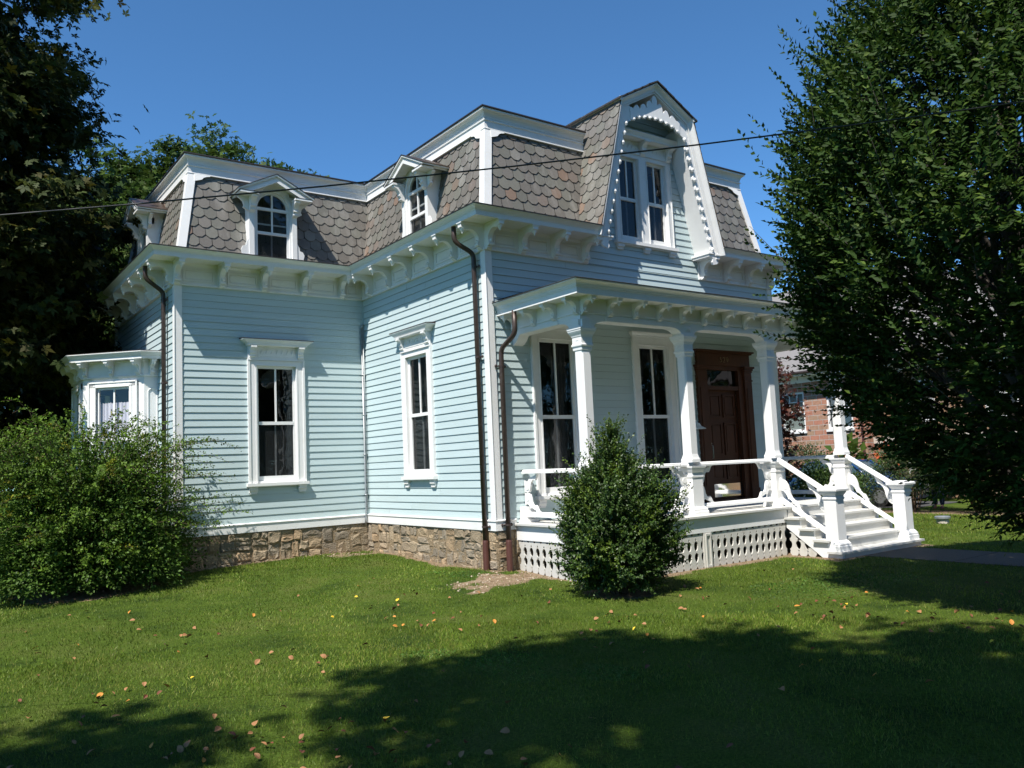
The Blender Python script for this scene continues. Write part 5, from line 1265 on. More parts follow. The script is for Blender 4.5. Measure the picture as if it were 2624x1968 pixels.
# red japanese maple and shrubs ------------------------------------
def small_tree(name, label, cat, base, zs, rs, n_clump, n_leaf, ls, m, pal, seed, tpl=LEAFM, wr=1.0, stems=5, group=None, cl=0.34, vase=0.35):
    r = np.random.default_rng(seed); rr = random.Random(seed); g0 = gz(*base)
    root = thing(name, label, cat, (base[0], base[1], g0), group)
    env = lambda z: np.interp(z, zs, rs)
    z = r.uniform(zs[0], zs[-1], n_clump*4); z = z[r.random(len(z)) < env(z)/max(rs)][:n_clump]; n = len(z)
    a = r.uniform(0, 6.283, n); rad = env(z)*np.sqrt(r.uniform(0.25, 1.0, n))*(1+0.12*np.sin(3*a+2*z))
    C = np.stack([base[0]+rad*np.cos(a), base[1]+rad*np.sin(a), g0+z], -1)
    k = r.integers(0, n, n_leaf); P = C[k]+r.normal(0, 1, (n_leaf, 3))*np.array([cl, cl, cl*0.5])*0.5
    P[:, 2] = np.maximum(P[:, 2], g0+0.06)
    out = norm(P-np.array([base[0], base[1], g0+zs[-1]*0.45])); A = norm(out+r.normal(0, 0.5, (n_leaf, 3))); t = tints(n_leaf, r, pal)*np.clip(r.normal(1, 0.15, n), 0.6, 1.4)[k][:, None]
    leaves('foliage', P, A, ls*r.uniform(0.7, 1.25, n_leaf), m, t, tpl, wr, out*0.5+np.array([0, 0, 0.7]), 0.5, root, seed+1)
    mb = MB()
    for j in range(stems):
        c = C[rr.randrange(n)]; aa = rr.uniform(0, 6.283); e = (base[0]+vase*math.cos(aa)*rr.uniform(0.6, 1.2), base[1]+vase*math.sin(aa)*rr.uniform(0.6, 1.2), g0+zs[0]+0.25*(zs[-1]-zs[0]))
        pts = limb(mb, (base[0]+0.08*math.cos(aa), base[1]+0.08*math.sin(aa), g0-0.03), e, 0.02, 0.014, 0.08, 4, rr); limb(mb, e, tuple(c), 0.014, 0.004, 0.1, 4, rr)
    obj('stem', mb, M_STEM, root)
    return root
PALR = [(1, 1, 1, 1), (1.25, 0.9, 0.8, 1), (0.75, 0.8, 0.9, 1), (1.3, 1.5, 0.9, 1), (0.8, 1.6, 1.0, 1)]
small_tree('japanese_maple', 'small red-leaved maple between the porch corner and the brick building', 'tree', (9.75, 2.55), [0.5, 1.2, 2.4, 3.4, 4.2, 4.7], [0.35, 0.62, 0.85, 0.78, 0.45, 0.2], 150, 12000, 0.085, M_REDM, PALR, 51, stems=7, cl=0.42)
small_tree('shrub', 'low green shrub at the foot of the red-leaved maple', 'shrub', (10.6, 1.2), [0.05, 0.6, 1.2, 1.6], [0.5, 0.75, 0.6, 0.2], 60, 5000, 0.07, M_MAPL, PALG, 52, LEAF5, 0.6)
HG = 'hedge shrubs along the drive'
hs = [('densest hedge shrub, seen through the porch rail beside the dark van', (15.9, 5.6)), ('hedge shrub standing in front of the blue car bonnet', (15.9, 4.2)),
      ('hedge shrub left of the person in the white shirt, with bare stems', (16.1, 2.0)), ('hedge shrub right of the person, a splay of brown stems below', (16.0, 0.15)),
      ('hedge shrub at the right end of the row under the low branches', (15.8, -2.0))]
for k, (lb, (x, y)) in enumerate(hs):
    vz = k >= 2
    small_tree('hedge_shrub', lb, 'shrub', (x, y), [0.55 if vz else 0.08, 0.9, 1.3, 1.7, 1.95] if k != 1 else [0.08, 0.4, 0.7, 0.95, 1.1], [0.55 if vz else 0.8, 1.0, 1.15, 0.95, 0.35], 110, 12000, 0.06, M_SHRUB, PALG, 60+k, LEAF5, 0.6, 12 if vz else 5, HG, cl=0.36, vase=0.4)
small_tree('flowering_plant', 'leafy garden plants with orange flowers in front of the stone wall', 'plant', (21.2, 4.6), [0.1, 0.9, 1.6, 2.2], [1.0, 1.2, 0.9, 0.3], 60, 2600, 0.16, M_MAPL, PALG, 71, LEAF5, 0.6, 8, cl=0.5)
M_ORANGE = mat('orange_petal', (0.75, 0.10, 0.015), 0.6)
mb = MB(); rr = random.Random(3)
for k in range(46):
    c = (21.0+rr.uniform(-0.9, 0.3), 4.6+rr.uniform(-1.4, 1.5), 1.0+rr.uniform(0, 1.15)); 
    for j in range(6):
        a = j*1.047; q = 0.075
        mb.quad(c, (c[0]-0.02, c[1]+q*math.cos(a-0.4), c[2]+q*math.sin(a-0.4)), (c[0]-0.03, c[1]+q*1.2*math.cos(a), c[2]+q*1.2*math.sin(a)), (c[0]-0.02, c[1]+q*math.cos(a+0.4), c[2]+q*math.sin(a+0.4)))
fl = bpy.data.objects['flowering_plant']; f_o = obj('flower', mb, M_ORANGE, fl); f_o['kind'] = 'stuff'
small_tree('sunflower_plant', 'big-leaved sunflower plant showing above the far porch rail', 'plant', (21.0, 7.3), [0.3, 1.1, 1.8, 2.3], [0.5, 0.7, 0.7, 0.25], 26, 160, 0.40, M_MAPL, PALG, 72, LEAF5, 0.75, 4, cl=0.4)
M_POST = mat('weathered_post', (0.16, 0.12, 0.10), 0.9, var=0.2)
for y, h, lb in ((4.75, 1.75, 'taller weathered fence post with a flat cap among the orange flowers'), (5.25, 1.9, 'slim weathered fence post left of the capped one, by the stone wall')):
    g0 = gz(20.7, y); t = thing('fence_post', lb, 'post', (20.7, y, g0)); mb = MB(); mb.box(20.63, 20.77, y-0.07, y+0.07, g0-0.1, g0+h); obj('post_shaft', mb, M_POST, t)
    mb = MB(); mb.sq((20.7, y, g0+h), [(0.11, 0.0005), (0.12, 0.03), (0.09, 0.06)], 0); obj('post_cap', mb, M_POST, t)

# boxwood in front of the porch -----------------------------------
def boxwood():
    r = np.random.default_rng(81); rr = random.Random(81); bx, by = BUSH_R; g0 = gz(bx, by)
    root = thing('boxwood_bush', 'glossy green bush with feathery upright tips in front of the porch lattice', 'bush', (bx, by, g0))
    zs = np.array([0.06, 0.32, 0.70, 1.06, 1.28, 1.46, 1.64, 1.84]); rs = np.array([0.42, 0.58, 0.65, 0.63, 0.50, 0.32, 0.16, 0.05])
    env = lambda z: np.interp(z, zs, rs)
    Cs, As, Us, Ss, Ts = [], [], [], [], []
    for n, lo, hi, l0, l1, nl in ((2500, 0.70, 0.98, 0.14, 0.28, 22), (190, 0.85, 1.0, 0.28, 0.42, 30), (170, 0.3, 1.05, 0.34, 0.6, 34), (1300, 0.25, 0.72, 0.15, 0.3, 18)):
        z = r.uniform(0.1, 2.1, n*4) if nl != 34 else r.uniform(1.15, 1.95, n*4); z = z[r.random(len(z)) < env(z)/0.9][:n]; n = len(z); a = r.uniform(0, 6.283, n)
        rad = env(z)*r.uniform(lo, hi, n)*(1+0.17*np.sin(3*a+3*z+1)+0.13*np.sin(7*a-6*z)+0.09*np.sin(9*z+4*a))
        B = np.stack([bx+rad*np.cos(a), by+rad*np.sin(a), g0+z], -1); O = np.stack([np.cos(a), np.sin(a), 0*a], -1)
        upv = np.interp(z, [0, 0.6, 1.4, 2.1], [0.1, 0.5, 1.2, 2.5]); Dr = norm(O+upv[:, None]*np.array([0, 0, 1.0])+r.normal(0, 0.3, (n, 3))); l = r.uniform(l0, l1, n)
        st = np.clip(r.normal(1, 0.18, n), 0.55, 1.5); yl = r.random(n) < np.where(np.sin(5*a+4*z)+np.sin(3*a-7*z) > 0.5, 0.7, 0.10)
        for j in range(nl):
            t = (j+0.5)/nl; Cs.append(B+Dr*(l*t)[:, None]); ax = norm(r.normal(0, 1, (n, 3))+Dr*0.7); As.append(ax); Us.append(O*0.5+np.array([0, 0, 0.8])+0*B); Ss.append(r.uniform(0.030, 0.047, n)*(1.1-0.3*t))
            Ts.append(np.where((yl & (t > 0.3))[:, None], np.array([[1.75, 1.45, 0.8]]), np.array([[1.0, 1.0, 1.0]]))*st[:, None]*np.clip(r.normal(1, 0.15, (n, 1)), 0.5, 1.5))
    leaves('foliage', np.concatenate(Cs), np.concatenate(As), np.concatenate(Ss), M_BOX, np.concatenate(Ts), LEAF5, 0.72, np.concatenate(Us), 0.6, root, 82)
    mb = MB()
    for j in range(26):
        a = rr.uniform(0, 6.283); z = rr.uniform(0.6, 1.9); rd = float(env(z))*0.75
        limb(mb, (bx+0.08*math.cos(a), by+0.08*math.sin(a), g0-0.03), (bx+rd*math.cos(a), by+rd*math.sin(a), g0+z), 0.016, 0.004, 0.08, 5, rr)
    obj('stem', mb, M_STEM, root)
boxwood()
# arching barberry at left ---------------------------------------
def barberry():
    r = np.random.default_rng(91); bx, by = BUSH_L; g0 = gz(bx, by)
    root = thing('barberry_bush', 'large sprawling green bush with long arching sprays at the left corner of the house', 'bush', (bx, by, g0))
    Cs, As, Us, Ss, Ts = [], [], [], [], []; mb = MB()
    NS = 1050
    for k in range(NS):
        a = r.uniform(0, 6.283); e = r.uniform(0.0, 1.0)
        R_ = 1.68*(0.35+0.65*e)*r.uniform(0.85, 1.1); H = r.uniform(0.5, 3.05)*(1.0-0.20*e)
        long_ = r.random() < 0.14
        if long_: R_ *= r.uniform(1.08, 1.30); H *= r.uniform(0.9, 1.15)
        x1, y1 = R_*1.22*math.cos(a), R_*1.0*math.sin(a)
        sx, sy = 0.25*math.cos(a)*r.uniform(0, 1), 0.25*math.sin(a)*r.uniform(0, 1)
        n = int((85 if not long_ else 95)*r.uniform(0.8, 1.2)*(0.55+0.55*e)); t = np.sort(r.uniform(0.30, 1.0, n))
        droop = r.uniform(0.05, 0.42)
        px = bx+sx+(x1-sx)*t**1.15; py = by+sy+(y1-sy)*t**1.15; pz = g0+H*np.sin(np.minimum(t*1.75, math.pi/2+0.0))*1.0-droop*H*np.clip(t-0.62, 0, 1)**1.5*1.6
        P = np.stack([px, py, np.maximum(pz, g0+0.05)], -1)+r.normal(0, 0.020, (n, 3))
        tan = np.gradient(P, axis=0) if n > 2 else np.ones((n, 3)); tan = norm(tan)
        ax = norm(tan*0.5+r.normal(0, 0.7, (n, 3)))
        Cs.append(P); As.append(ax); Us.append(np.tile([0.1*math.cos(a), 0.1*math.sin(a), 1.0], (n, 1))); Ss.append(r.uniform(0.046, 0.076, n)*(1.1-0.45*t))
        c = np.array([1.0, 1.0, 1.0])*np.clip(r.normal(1, 0.2), 0.5, 1.5)
        T = np.tile(c, (n, 1))*np.clip(r.normal(1, 0.15, (n, 1)), 0.5, 1.5); tipm = (t > 0.75)[:, None]; T = np.where(tipm, T*np.array([1.35, 1.22, 0.85]), T)
        if r.random() < 0.05: T *= np.array([1.6, 0.95, 0.6])
        Ts.append(T)
        if k % 3 == 0 or long_:
            q = np.linspace(0.02, 1, 7); mb.tube([(bx+sx+(x1-sx)*u**1.15, by+sy+(y1-sy)*u**1.15, g0+H*math.sin(min(u*1.75, math.pi/2))-droop*H*max(u-0.62, 0)**1.5*1.6) for u in q], [0.008, 0.007, 0.006, 0.005, 0.004, 0.003, 0.002], 4)
    # short side sprays filling the shell
    n = 64000; d = norm(r.normal(0, 1, (n, 3))*np.array([1, 1, 0.9])); d[:, 2] = np.abs(d[:, 2]); rad = r.uniform(0.30, 0.82, n)*np.where(d[:, 2] < 0.5, 1.10, 1.0)*(1+0.12*np.sin(5*np.arctan2(d[:, 1], d[:, 0])+4*d[:, 2])+0.07*np.sin(11*np.arctan2(d[:, 1], d[:, 0])-6*d[:, 2]))
    P = np.stack([bx+1.78*d[:, 0]*rad, by+1.45*d[:, 1]*rad, g0+0.12+2.65*d[:, 2]*rad], -1)
    P = P+0.05*np.sin(P[:, [1, 2, 0]]*17)
    Cs.append(P); As.append(norm(d+r.normal(0, 0.6, (n, 3))+np.array([0, 0, -0.2]))); Us.append(d*0.4+np.array([0, 0, 0.9])); Ss.append(r.uniform(0.045, 0.075, n))
    Ts.append(np.clip(r.normal(0.95, 0.2, (n, 1)), 0.4, 1.6)*np.array([[1, 1, 1.0]]))
    leaves('foliage', np.concatenate(Cs), np.concatenate(As), np.concatenate(Ss), M_BARB, np.concatenate(Ts), LEAF5, 0.62, np.concatenate(Us), 0.5, root, 92)
    obj('stem', mb, M_STEM, root)
barberry()

# grass -------------------------------------------------------------
def grass():
    r = np.random.default_rng(101); cam = np.array([-7.4658, -10.789])
    Ps = []
    for n, box, dmin, dmax in ((150000, (-9, 1, -9.4, 0), 3.5, 9.5), (120000, (-9, 10, -9.4, 6), 9.0, 16.5), (70000, (-2, 18, -9, 6), 15.5, 26)):
        x = r.uniform(box[0], box[1], n*2); y = r.uniform(box[2], box[3], n*2); d = np.hypot(x-cam[0], y-cam[1])
        k = (d > dmin) & (d < dmax); Ps.append(np.stack([x[k], y[k]], -1)[:n])
    P = np.concatenate(Ps); x, y = P.T
    s = soil(x, y); keep = (r.random(len(x)) > np.clip(s+0.7*pnoise(x, y, 38.0, 8)*(s > 0.02), 0, 0.97)) & (d_house(x, y) > 0.03) & ~onpath(x, y)
    fwd = np.array([0.5873, 0.8036]); v = P-cam; dep = v@fwd; lat = np.abs(v[:, 0]*fwd[1]-v[:, 1]*fwd[0]); keep &= (dep > 1.5) & (lat < dep*0.95+1.5)
    x, y = x[keep], y[keep]; n = len(x); d = np.hypot(x-cam[0], y-cam[1])
    C = np.stack([x, y, ground(x, y)-0.004], -1)
    patch = pnoise(x, y, 1.3, 5); patch2 = pnoise(x, y, 4.5, 6)
    A = np.array([0, 0, 1.0])+r.normal(0, 0.42, (n, 3))*np.array([1, 1, 0.2]); A[:, 0] += 0.15*patch
    ln = (0.028+0.008*patch2+r.normal(0, 0.006, n)).clip(0.012, 0.06)*(1+0.02*d)
    wd = np.maximum(0.0045, d*0.00085)
    base = np.array([[0.118, 0.178, 0.018]])
    t = base*np.clip(r.normal(1, 0.22, (n, 1)), 0.4, 1.8)*(1+0.30*patch[:, None]+0.22*patch2[:, None])
    stripe = np.tanh(2.2*np.sin((x*0.92-y*0.39)*4.2)); t = t*(1+0.11*stripe[:, None])
    dry = r.random(n) < (0.10+0.14*(patch > 0.2)+0.12*(patch2 > 0.3)); t[dry] = t[dry]*np.array([1.8, 1.25, 2.6])
    cl = (((x-2.3)/1.5)**2+((y+4.3)/0.7)**2 < 1.0+0.8*patch2) | (pnoise(x, y, 0.9, 15)+0.25*patch2 > 0.62)      # clover patches
    cl &= r.random(n) < 0.8; ln = np.where(cl, ln*0.55, ln); wd = np.where(cl, wd*2.6, wd); t[cl] = t[cl]*np.array([0.62, 0.88, 1.2]); A[cl] += r.normal(0, 0.9, (int(cl.sum()), 3))*np.array([1, 1, 0.2])
    tpl = TRI
    up = norm(r.normal(0, 1, (n, 3))*np.array([1, 1, 0]))
    m = mat('grass_blade', (1, 1, 1), 0.55, tint=1, trans=0.3, spec=0.3)
    A = norm(A); N = norm(up-A*np.sum(up*A, 1, keepdims=True)); Sd = np.cross(A, N); T, F = tpl
    V = C[:, None, :]+T[None, :, 0:1]*wd[:, None, None]*Sd[:, None, :]+T[None, :, 1:2]*ln[:, None, None]*A[:, None, :]
    Fa = (np.arange(n)[:, None, None]*3+F[None]).reshape(-1, 3)
    o = mesh_np('grass', V.reshape(-1, 3), Fa, m, None, t); o['kind'] = 'stuff'; o['label'] = 'short mown green lawn grass'
grass()

# fallen leaves -------------------------------------------------------
def fallen():
    rr = random.Random(13)
    kinds = [('tan', (0.30, 0.14, 0.055), 'dry tan fallen leaf curled on the lawn', 'dry tan leaves scattered over the lawn'), ('brown', (0.15, 0.045, 0.018), 'dark brown fallen leaf lying on the lawn', 'dark brown leaves scattered over the lawn'),
             ('orange', (0.50, 0.20, 0.03), 'orange fallen leaf lying on the lawn', 'orange leaves scattered over the lawn'), ('yellow', (0.70, 0.46, 0.03), 'bright yellow fallen leaf lying on the lawn', 'yellow leaves scattered over the lawn')]
    meshes = {}
    for kn, col, *_ in kinds:
        m = mat('dead_leaf_'+kn, col, 0.7, var=0.2, vscale=30)
        for v in range(3):
            mb = MB(); n = 9; cl = rr.uniform(0.2, 0.5); w_ = rr.uniform(0.32, 0.45)
            prev = None
            for k in range(n):
                t = k/(n-1); wd = w_*math.sin(math.pi*min(1, t*0.94+0.06))**0.8*(1-0.35*t)+0.01; zz = 0.22*math.sin(math.pi*t*rr.uniform(0.8, 1.1))*cl
                row = [(-wd, t-0.5, zz+wd*cl), (0, t-0.5, zz), (wd, t-0.5, zz+wd*cl*rr.uniform(0.5, 1.2))]
                if prev: mb.quad(prev[0], prev[1], row[1], row[0]); mb.quad(prev[1], prev[2], row[2], row[1])
                prev = row
            meshes[kn, v] = local_mesh('fallen_leaf', mb, m)
    cam = (-7.4658, -10.789); cnt = 0
    drifts = [(rr.uniform(-6.5, 1.5), rr.uniform(-7, 0.5)) for _ in range(16)]+[(-5.6, -5.2), (-5.2, -5.6), (-5.9, -4.9)]
    while cnt < 290:
        x, y = rr.uniform(-8, 3.5), rr.uniform(-8.0, 3.0)
        if rr.random() < 0.45: q = rr.choice(drifts); x, y = rr.gauss(q[0], 0.28), rr.gauss(q[1], 0.28)
        d = math.hypot(x-cam[0], y-cam[1])
        if d < 4.2 or d > 13.5 or rr.random() > (4.6/d)**0.75: continue
        v = (x-cam[0], y-cam[1]); dep = v[0]*0.5873+v[1]*0.8036; lat = v[0]*0.8036-v[1]*0.5873
        if abs(lat) > dep*0.66 or dep < 4.0: continue
        if float(d_house(np.array(x), np.array(y))) < 0.4 or soil(np.array(x), np.array(y)) > 0.3 or onpath(x, y): continue
        q = rr.random(); k = 0 if q < 0.52 else (1 if q < 0.80 else (2 if q < 0.93 else 3)); kn, col, lb, gr = kinds[k]
        o = bpy.data.objects.new('fallen_leaf', meshes[kn, rr.randrange(3)]); COL.objects.link(o); s = rr.uniform(0.036, 0.066)
        o.location = (x, y, gz(x, y)+0.026); o.scale = (s, s, s); o.rotation_euler = (rr.uniform(-0.8, 0.8), rr.uniform(-0.8, 0.8), rr.uniform(0, 6.28)); tag(o, lb, 'leaf', gr); cnt += 1
fallen()

# overhead cable ------------------------------------------------------
def cable():
    mb = MB(); P = [Vector(p) for p in ((-7.049, -5.067, 3.611), (-5.802, -5.986, 3.679), (-4.556, -6.906, 3.76), (-3.213, -7.905, 3.897), (-2.067, -8.757, 4.017))]
    a, b = P[0]-(P[1]-P[0])*6, P[-1]+(P[-1]-P[-2])*8
    pts = []; n = 60; d = P[-1]-P[0]
    import numpy.polynomial.polynomial as pl
    ts = [((p-P[0]).dot(d))/d.dot(d) for p in P]; cz = np.polyfit(ts, [p.z for p in P], 2)
    for k in range(n+1):
        t = -5+11*k/n; q = P[0]+d*t; pts.append((q.x, q.y, float(np.polyval(cz, t))))
    mb.tube(pts, 0.0052, 8); o = obj('overhead_cable', mb, mat('black_cable', (0.02, 0.02, 0.02), 0.5), None, True); tag(o, 'black overhead cable sagging across the front of the house', 'cable')
cable()
#__BUILDINGS__

def unseen_woods():  # out-of-view trees, added to darken pane reflections and block low sky light
    r = np.random.default_rng(201); n = 34000; k = r.integers(0, 22, n)
    cx = np.linspace(-46, 72, 22)+r.uniform(-2, 2, 22); cy = -36-0.12*(cx+8); hh = r.uniform(13, 19, 22); rd = r.uniform(4.0, 6.0, 22)
    d = norm(r.normal(0, 1, (n, 3))); q = r.uniform(0.6, 1.0, n)
    P = np.stack([cx[k]+d[:, 0]*rd[k]*q, cy[k]+d[:, 1]*rd[k]*q, hh[k]*0.55+d[:, 2]*hh[k]*0.5*q], -1); P[:, 2] = np.maximum(P[:, 2], 0.3)
    o = leaves('unseen_woods', P, norm(d+r.normal(0, 0.6, (n, 3))), r.uniform(0.5, 0.9, n), M_MAPL, tints(n, r, PALG), LEAF5, 0.8, d*0.5+np.array([0, 0, 0.8]), 0.5, None, 202)
    o['kind'] = 'stuff'; o['label'] = 'unseen line of green trees across the street, added to darken window reflections'
unseen_woods()

def pebbles():
    r = np.random.default_rng(301); mb = MB(); c = 0
    while c < 150:
        x, y = (r.uniform(-1.6, 0.6), r.uniform(-1.2, 0.0)) if r.random() < 0.7 else (r.uniform(-3.0, 0.0), r.uniform(3.5, 4.4))
        if d_house(np.array(x), np.array(y)) < 0.05 or r.random() > float(soil(np.array(x), np.array(y)))+0.03: continue
        s = r.uniform(0.006, 0.020); a0 = r.uniform(0, 6.28); z = gz(x, y); k = r.uniform(0.7, 1.3); mb.cur = (k, k*r.uniform(0.93, 1.0), k*r.uniform(0.85, 0.98))
        ring = lambda q, h: [(x+s*q*math.cos(a0+j*1.257)*r.uniform(0.8, 1.25), y+s*q*math.sin(a0+j*1.257)*r.uniform(0.8, 1.25), z+h*s) for j in range(5)]
        mb.loft([ring(0.9, -0.3), ring(1.0, 0.35), ring(0.5, 0.8)]); c += 1
    o = obj('soil_pebbles', mb, mat('pebble', (0.38, 0.32, 0.25), 0.9, tint=1)); o['kind'] = 'stuff'; o['label'] = 'pale pebbles scattered in the bare soil'
pebbles()
# ------------------------------------------------------------------ split-block building at right
def brick_mat(name, c1, c2, mort, w_, h_, seed):
    m = bpy.data.materials.new(name); m.use_nodes = True; n, L_ = m.node_tree.nodes, m.node_tree.links; b = n['Principled BSDF']; b.inputs['Roughness'].default_value = 0.9
    geo = n.new('ShaderNodeNewGeometry'); sep = n.new('ShaderNodeSeparateXYZ'); cmb = n.new('ShaderNodeCombineXYZ'); ad = n.new('ShaderNodeMath'); ad.operation = 'ADD'
    L_.new(geo.outputs['Position'], sep.inputs[0]); L_.new(sep.outputs['X'], ad.inputs[0]); L_.new(sep.outputs['Y'], ad.inputs[1]); L_.new(ad.outputs[0], cmb.inputs['X']); L_.new(sep.outputs['Z'], cmb.inputs['Y'])
    br = n.new('ShaderNodeTexBrick'); br.inputs['Scale'].default_value = 1; br.inputs['Brick Width'].default_value = w_; br.inputs['Row Height'].default_value = h_
    br.inputs['Mortar Size'].default_value = 0.012; br.inputs['Color1'].default_value = (*c1, 1); br.inputs['Color2'].default_value = (*c2, 1); br.inputs['Mortar'].default_value = (*mort, 1); br.inputs['Bias'].default_value = -0.2
    L_.new(cmb.outputs[0], br.inputs['Vector'])
    t = n.new('ShaderNodeTexNoise'); t.inputs['Scale'].default_value = 9; t.inputs['Detail'].default_value = 5; L_.new(geo.outputs['Position'], t.inputs['Vector'])
    mr = n.new('ShaderNodeMapRange'); mr.inputs['To Min'].default_value = 0.65; mr.inputs['To Max'].default_value = 1.35; L_.new(t.outputs['Fac'], mr.inputs['Value'])
    vm = n.new('ShaderNodeVectorMath'); vm.operation = 'SCALE'; L_.new(br.outputs['Color'], vm.inputs[0]); L_.new(mr.outputs[0], vm.inputs['Scale']); L_.new(vm.outputs[0], b.inputs['Base Color'])
    bp = n.new('ShaderNodeBump'); bp.inputs['Strength'].default_value = 0.8; bp.inputs['Distance'].default_value = 0.04; L_.new(br.outputs['Fac'], bp.inputs['Height']); bp.invert = True
    L_.new(bp.outputs[0], b.inputs['Normal']); MATS[name] = m; return m
M_BLOCK = brick_mat('split_face_block', (0.40, 0.175, 0.115), (0.31, 0.23, 0.15), (0.42, 0.38, 0.35), 0.42, 0.20, 1)
M_ASHLAR = brick_mat('brown_ashlar_stone', (0.30, 0.17, 0.09), (0.22, 0.16, 0.115), (0.26, 0.22, 0.18), 0.55, 0.30, 2)
M_GROOF = mat('grey_shingle_roof', (0.19, 0.18, 0.175), 0.9, var=0.12, vscale=6, bump=0.5, bscale=14, stretch=(1, 1, 6))
M_PALE = mat('pale_stone', (0.50, 0.45, 0.39), 0.8, var=0.1)
M_BLIND = mat('drawn_blind', (0.16, 0.19, 0.17), 0.6)
bl = thing('brick_building', 'pink and tan split-block building with grey shingle roof beyond the drive, behind the leafy tree', 'building', (26, 5, 0.1))
XA, XB, YS = 22.0, 22.5, 6.85
mb = MB()
def wall_x(mb, x, y0, y1, z0, z1, holes, t=0.3):
    ys = sorted({y0, y1}|{h for q in holes for h in q[:2]}); zs = sorted({z0, z1}|{h for q in holes for h in q[2:]})
    for i in range(len(ys)-1):
        for j in range(len(zs)-1):
            cy, cz = (ys[i]+ys[i+1])/2, (zs[j]+zs[j+1])/2
            if any(q[0] < cy < q[1] and q[2] < cz < q[3] for q in holes): continue
            mb.box(x, x+t, ys[i], ys[i+1], zs[j], zs[j+1])
wa = [(9.45, 10.55, 2.80, 4.40), (7.35, 8.45, 2.80, 4.38), (12.2, 13.3, 2.8, 4.4)]
wall_x(mb, XA, YS, 20, -0.3, 4.758, wa); mb.box(XA+0.301, XA+11, YS, YS+0.3, -0.3, 4.758); mb.box(XA+0.301, XA+11, 19.7, 20, -0.3, 4.758); obj('wall', mb, M_BLOCK, bl)
wbh = [(4.4, 5.5, 2.95, 4.4), (1.6, 2.7, 2.95, 4.4), (-1.4, -0.3, 2.95, 4.4), (-4.4, -3.3, 2.95, 4.4), (4.3, 5.6, 0.75, 1.55), (-0.6, 0.6, 0.75, 1.55)]
mb = MB(); wall_x(mb, XB, -14, YS-0.001, -0.3, 4.758, wbh); mb.box(XB+0.301, XB+10, -14, -13.7, -0.3, 4.758); obj('wall', mb, M_ASHLAR, bl)
mb = MB(); mb.box(XB-0.05, XB-0.001, -14, YS-0.002, 2.15, 2.38); obj('belt_course', mb, M_PALE, bl)
mb = MB(); mb.box(XA-0.06, XA+0.3, YS-0.06, 20, 4.760, 5.05); mb.box(XB-0.06, XB+0.3, -14, YS-0.0605, 4.760, 5.05); mb.box(XA-0.5, XA-0.061, YS-0.4, 20.3, 5.02, 5.10); mb.box(XB-0.5, XB-0.061, -14.3, YS-0.401, 5.02, 5.10); obj('eave_frieze', mb, M_WHITE, bl)
mb = MB(); mb.tube([(XA-0.55, YS-0.4, 5.13), (XA-0.55, 20.3, 5.13)], 0.06, 8); mb.tube([(XB-0.55, -14.3, 5.13), (XB-0.55, YS-0.41, 5.13)], 0.06, 8); obj('gutter', mb, M_PIPE, bl)
mb = MB(); mb.tube([(XA-0.08, YS+0.1, 4.9), (XA-0.08, YS+0.1, 0.0)], 0.05, 8); obj('downspout', mb, mat('maroon_downspout', (0.09, 0.03, 0.03), 0.5), bl)
mb = MB(); rx, rz_ = 28.0, 9.9
mb.hexa([(XA-0.5, YS-0.4, 5.11), (rx, YS-0.4, rz_), (rx, 20.3, rz_), (XA-0.5, 20.3, 5.11), (XA-0.5, YS-0.4, 5.2), (rx, YS-0.4, rz_+0.1), (rx, 20.3, rz_+0.1), (XA-0.5, 20.3, 5.2)])
mb.hexa([(rx, YS-0.4, rz_), (34.5, YS-0.4, 5.11), (34.5, 20.3, 5.11), (rx, 20.3, rz_), (rx, YS-0.4, rz_+0.1), (34.5, YS-0.4, 5.2), (34.5, 20.3, 5.2), (rx, 20.3, rz_+0.1)])
mb.hexa([(XB-0.5, -14.3, 5.11), (27.6, -14.3, 9.0), (27.6, YS-0.41, 9.0), (XB-0.5, YS-0.41, 5.11), (XB-0.5, -14.3, 5.2), (27.6, -14.3, 9.1), (27.6, YS-0.41, 9.1), (XB-0.5, YS-0.41, 5.2)])
mb.hexa([(27.6, -14.3, 9.0), (33, -14.3, 5.11), (33, YS-0.41, 5.11), (27.6, YS-0.41, 9.0), (27.6, -14.3, 9.1), (33, -14.3, 5.2), (33, YS-0.41, 5.2), (27.6, YS-0.41, 9.1)])
obj('roof', mb, M_GROOF, bl)
for k, (y0, y1, z0, z1) in enumerate(wa+wbh):
    X = XA if k < 3 else XB; low = z1 < 2
    mb = MB(); fx0, fx1 = X+0.04, X+0.12
    for a, b, c, d in ((y0, y0+0.08, z0, z1), (y1-0.08, y1, z0, z1), (y0+0.08, y1-0.08, z1-0.08, z1), (y0+0.08, y1-0.08, z0, z0+0.08), (y0+0.08, y1-0.08, (z0+z1)/2-0.03, (z0+z1)/2+0.03)): mb.box(fx0, fx1, a, b, c, d)
    for j in (1, 2): mb.box(X+0.06, X+0.10, y0+(y1-y0)*j/3-0.015, y0+(y1-y0)*j/3+0.015, (z0+z1)/2+0.03, z1-0.08)
    mb.box(X+0.06, X+0.10, y0+0.08, y1-0.08, (z0+3*z1)/4-0.015, (z0+3*z1)/4+0.015)
    wo_ = obj('window', mb, M_WHITE, bl)
    mb = MB(); mb.box(X-0.06, X+0.04, y0-0.05, y1+0.05, z0-0.09, z0-0.001); obj('sill', mb, M_WHITE, wo_)
    mb = MB(); mb.box(X+0.13, X+0.14, y0, y1, z0, z1); obj('pane', mb, mat('dark_pane', (0.03, 0.035, 0.038), 0.05, spec=0.8) if k != 0 else M_BLIND, wo_)
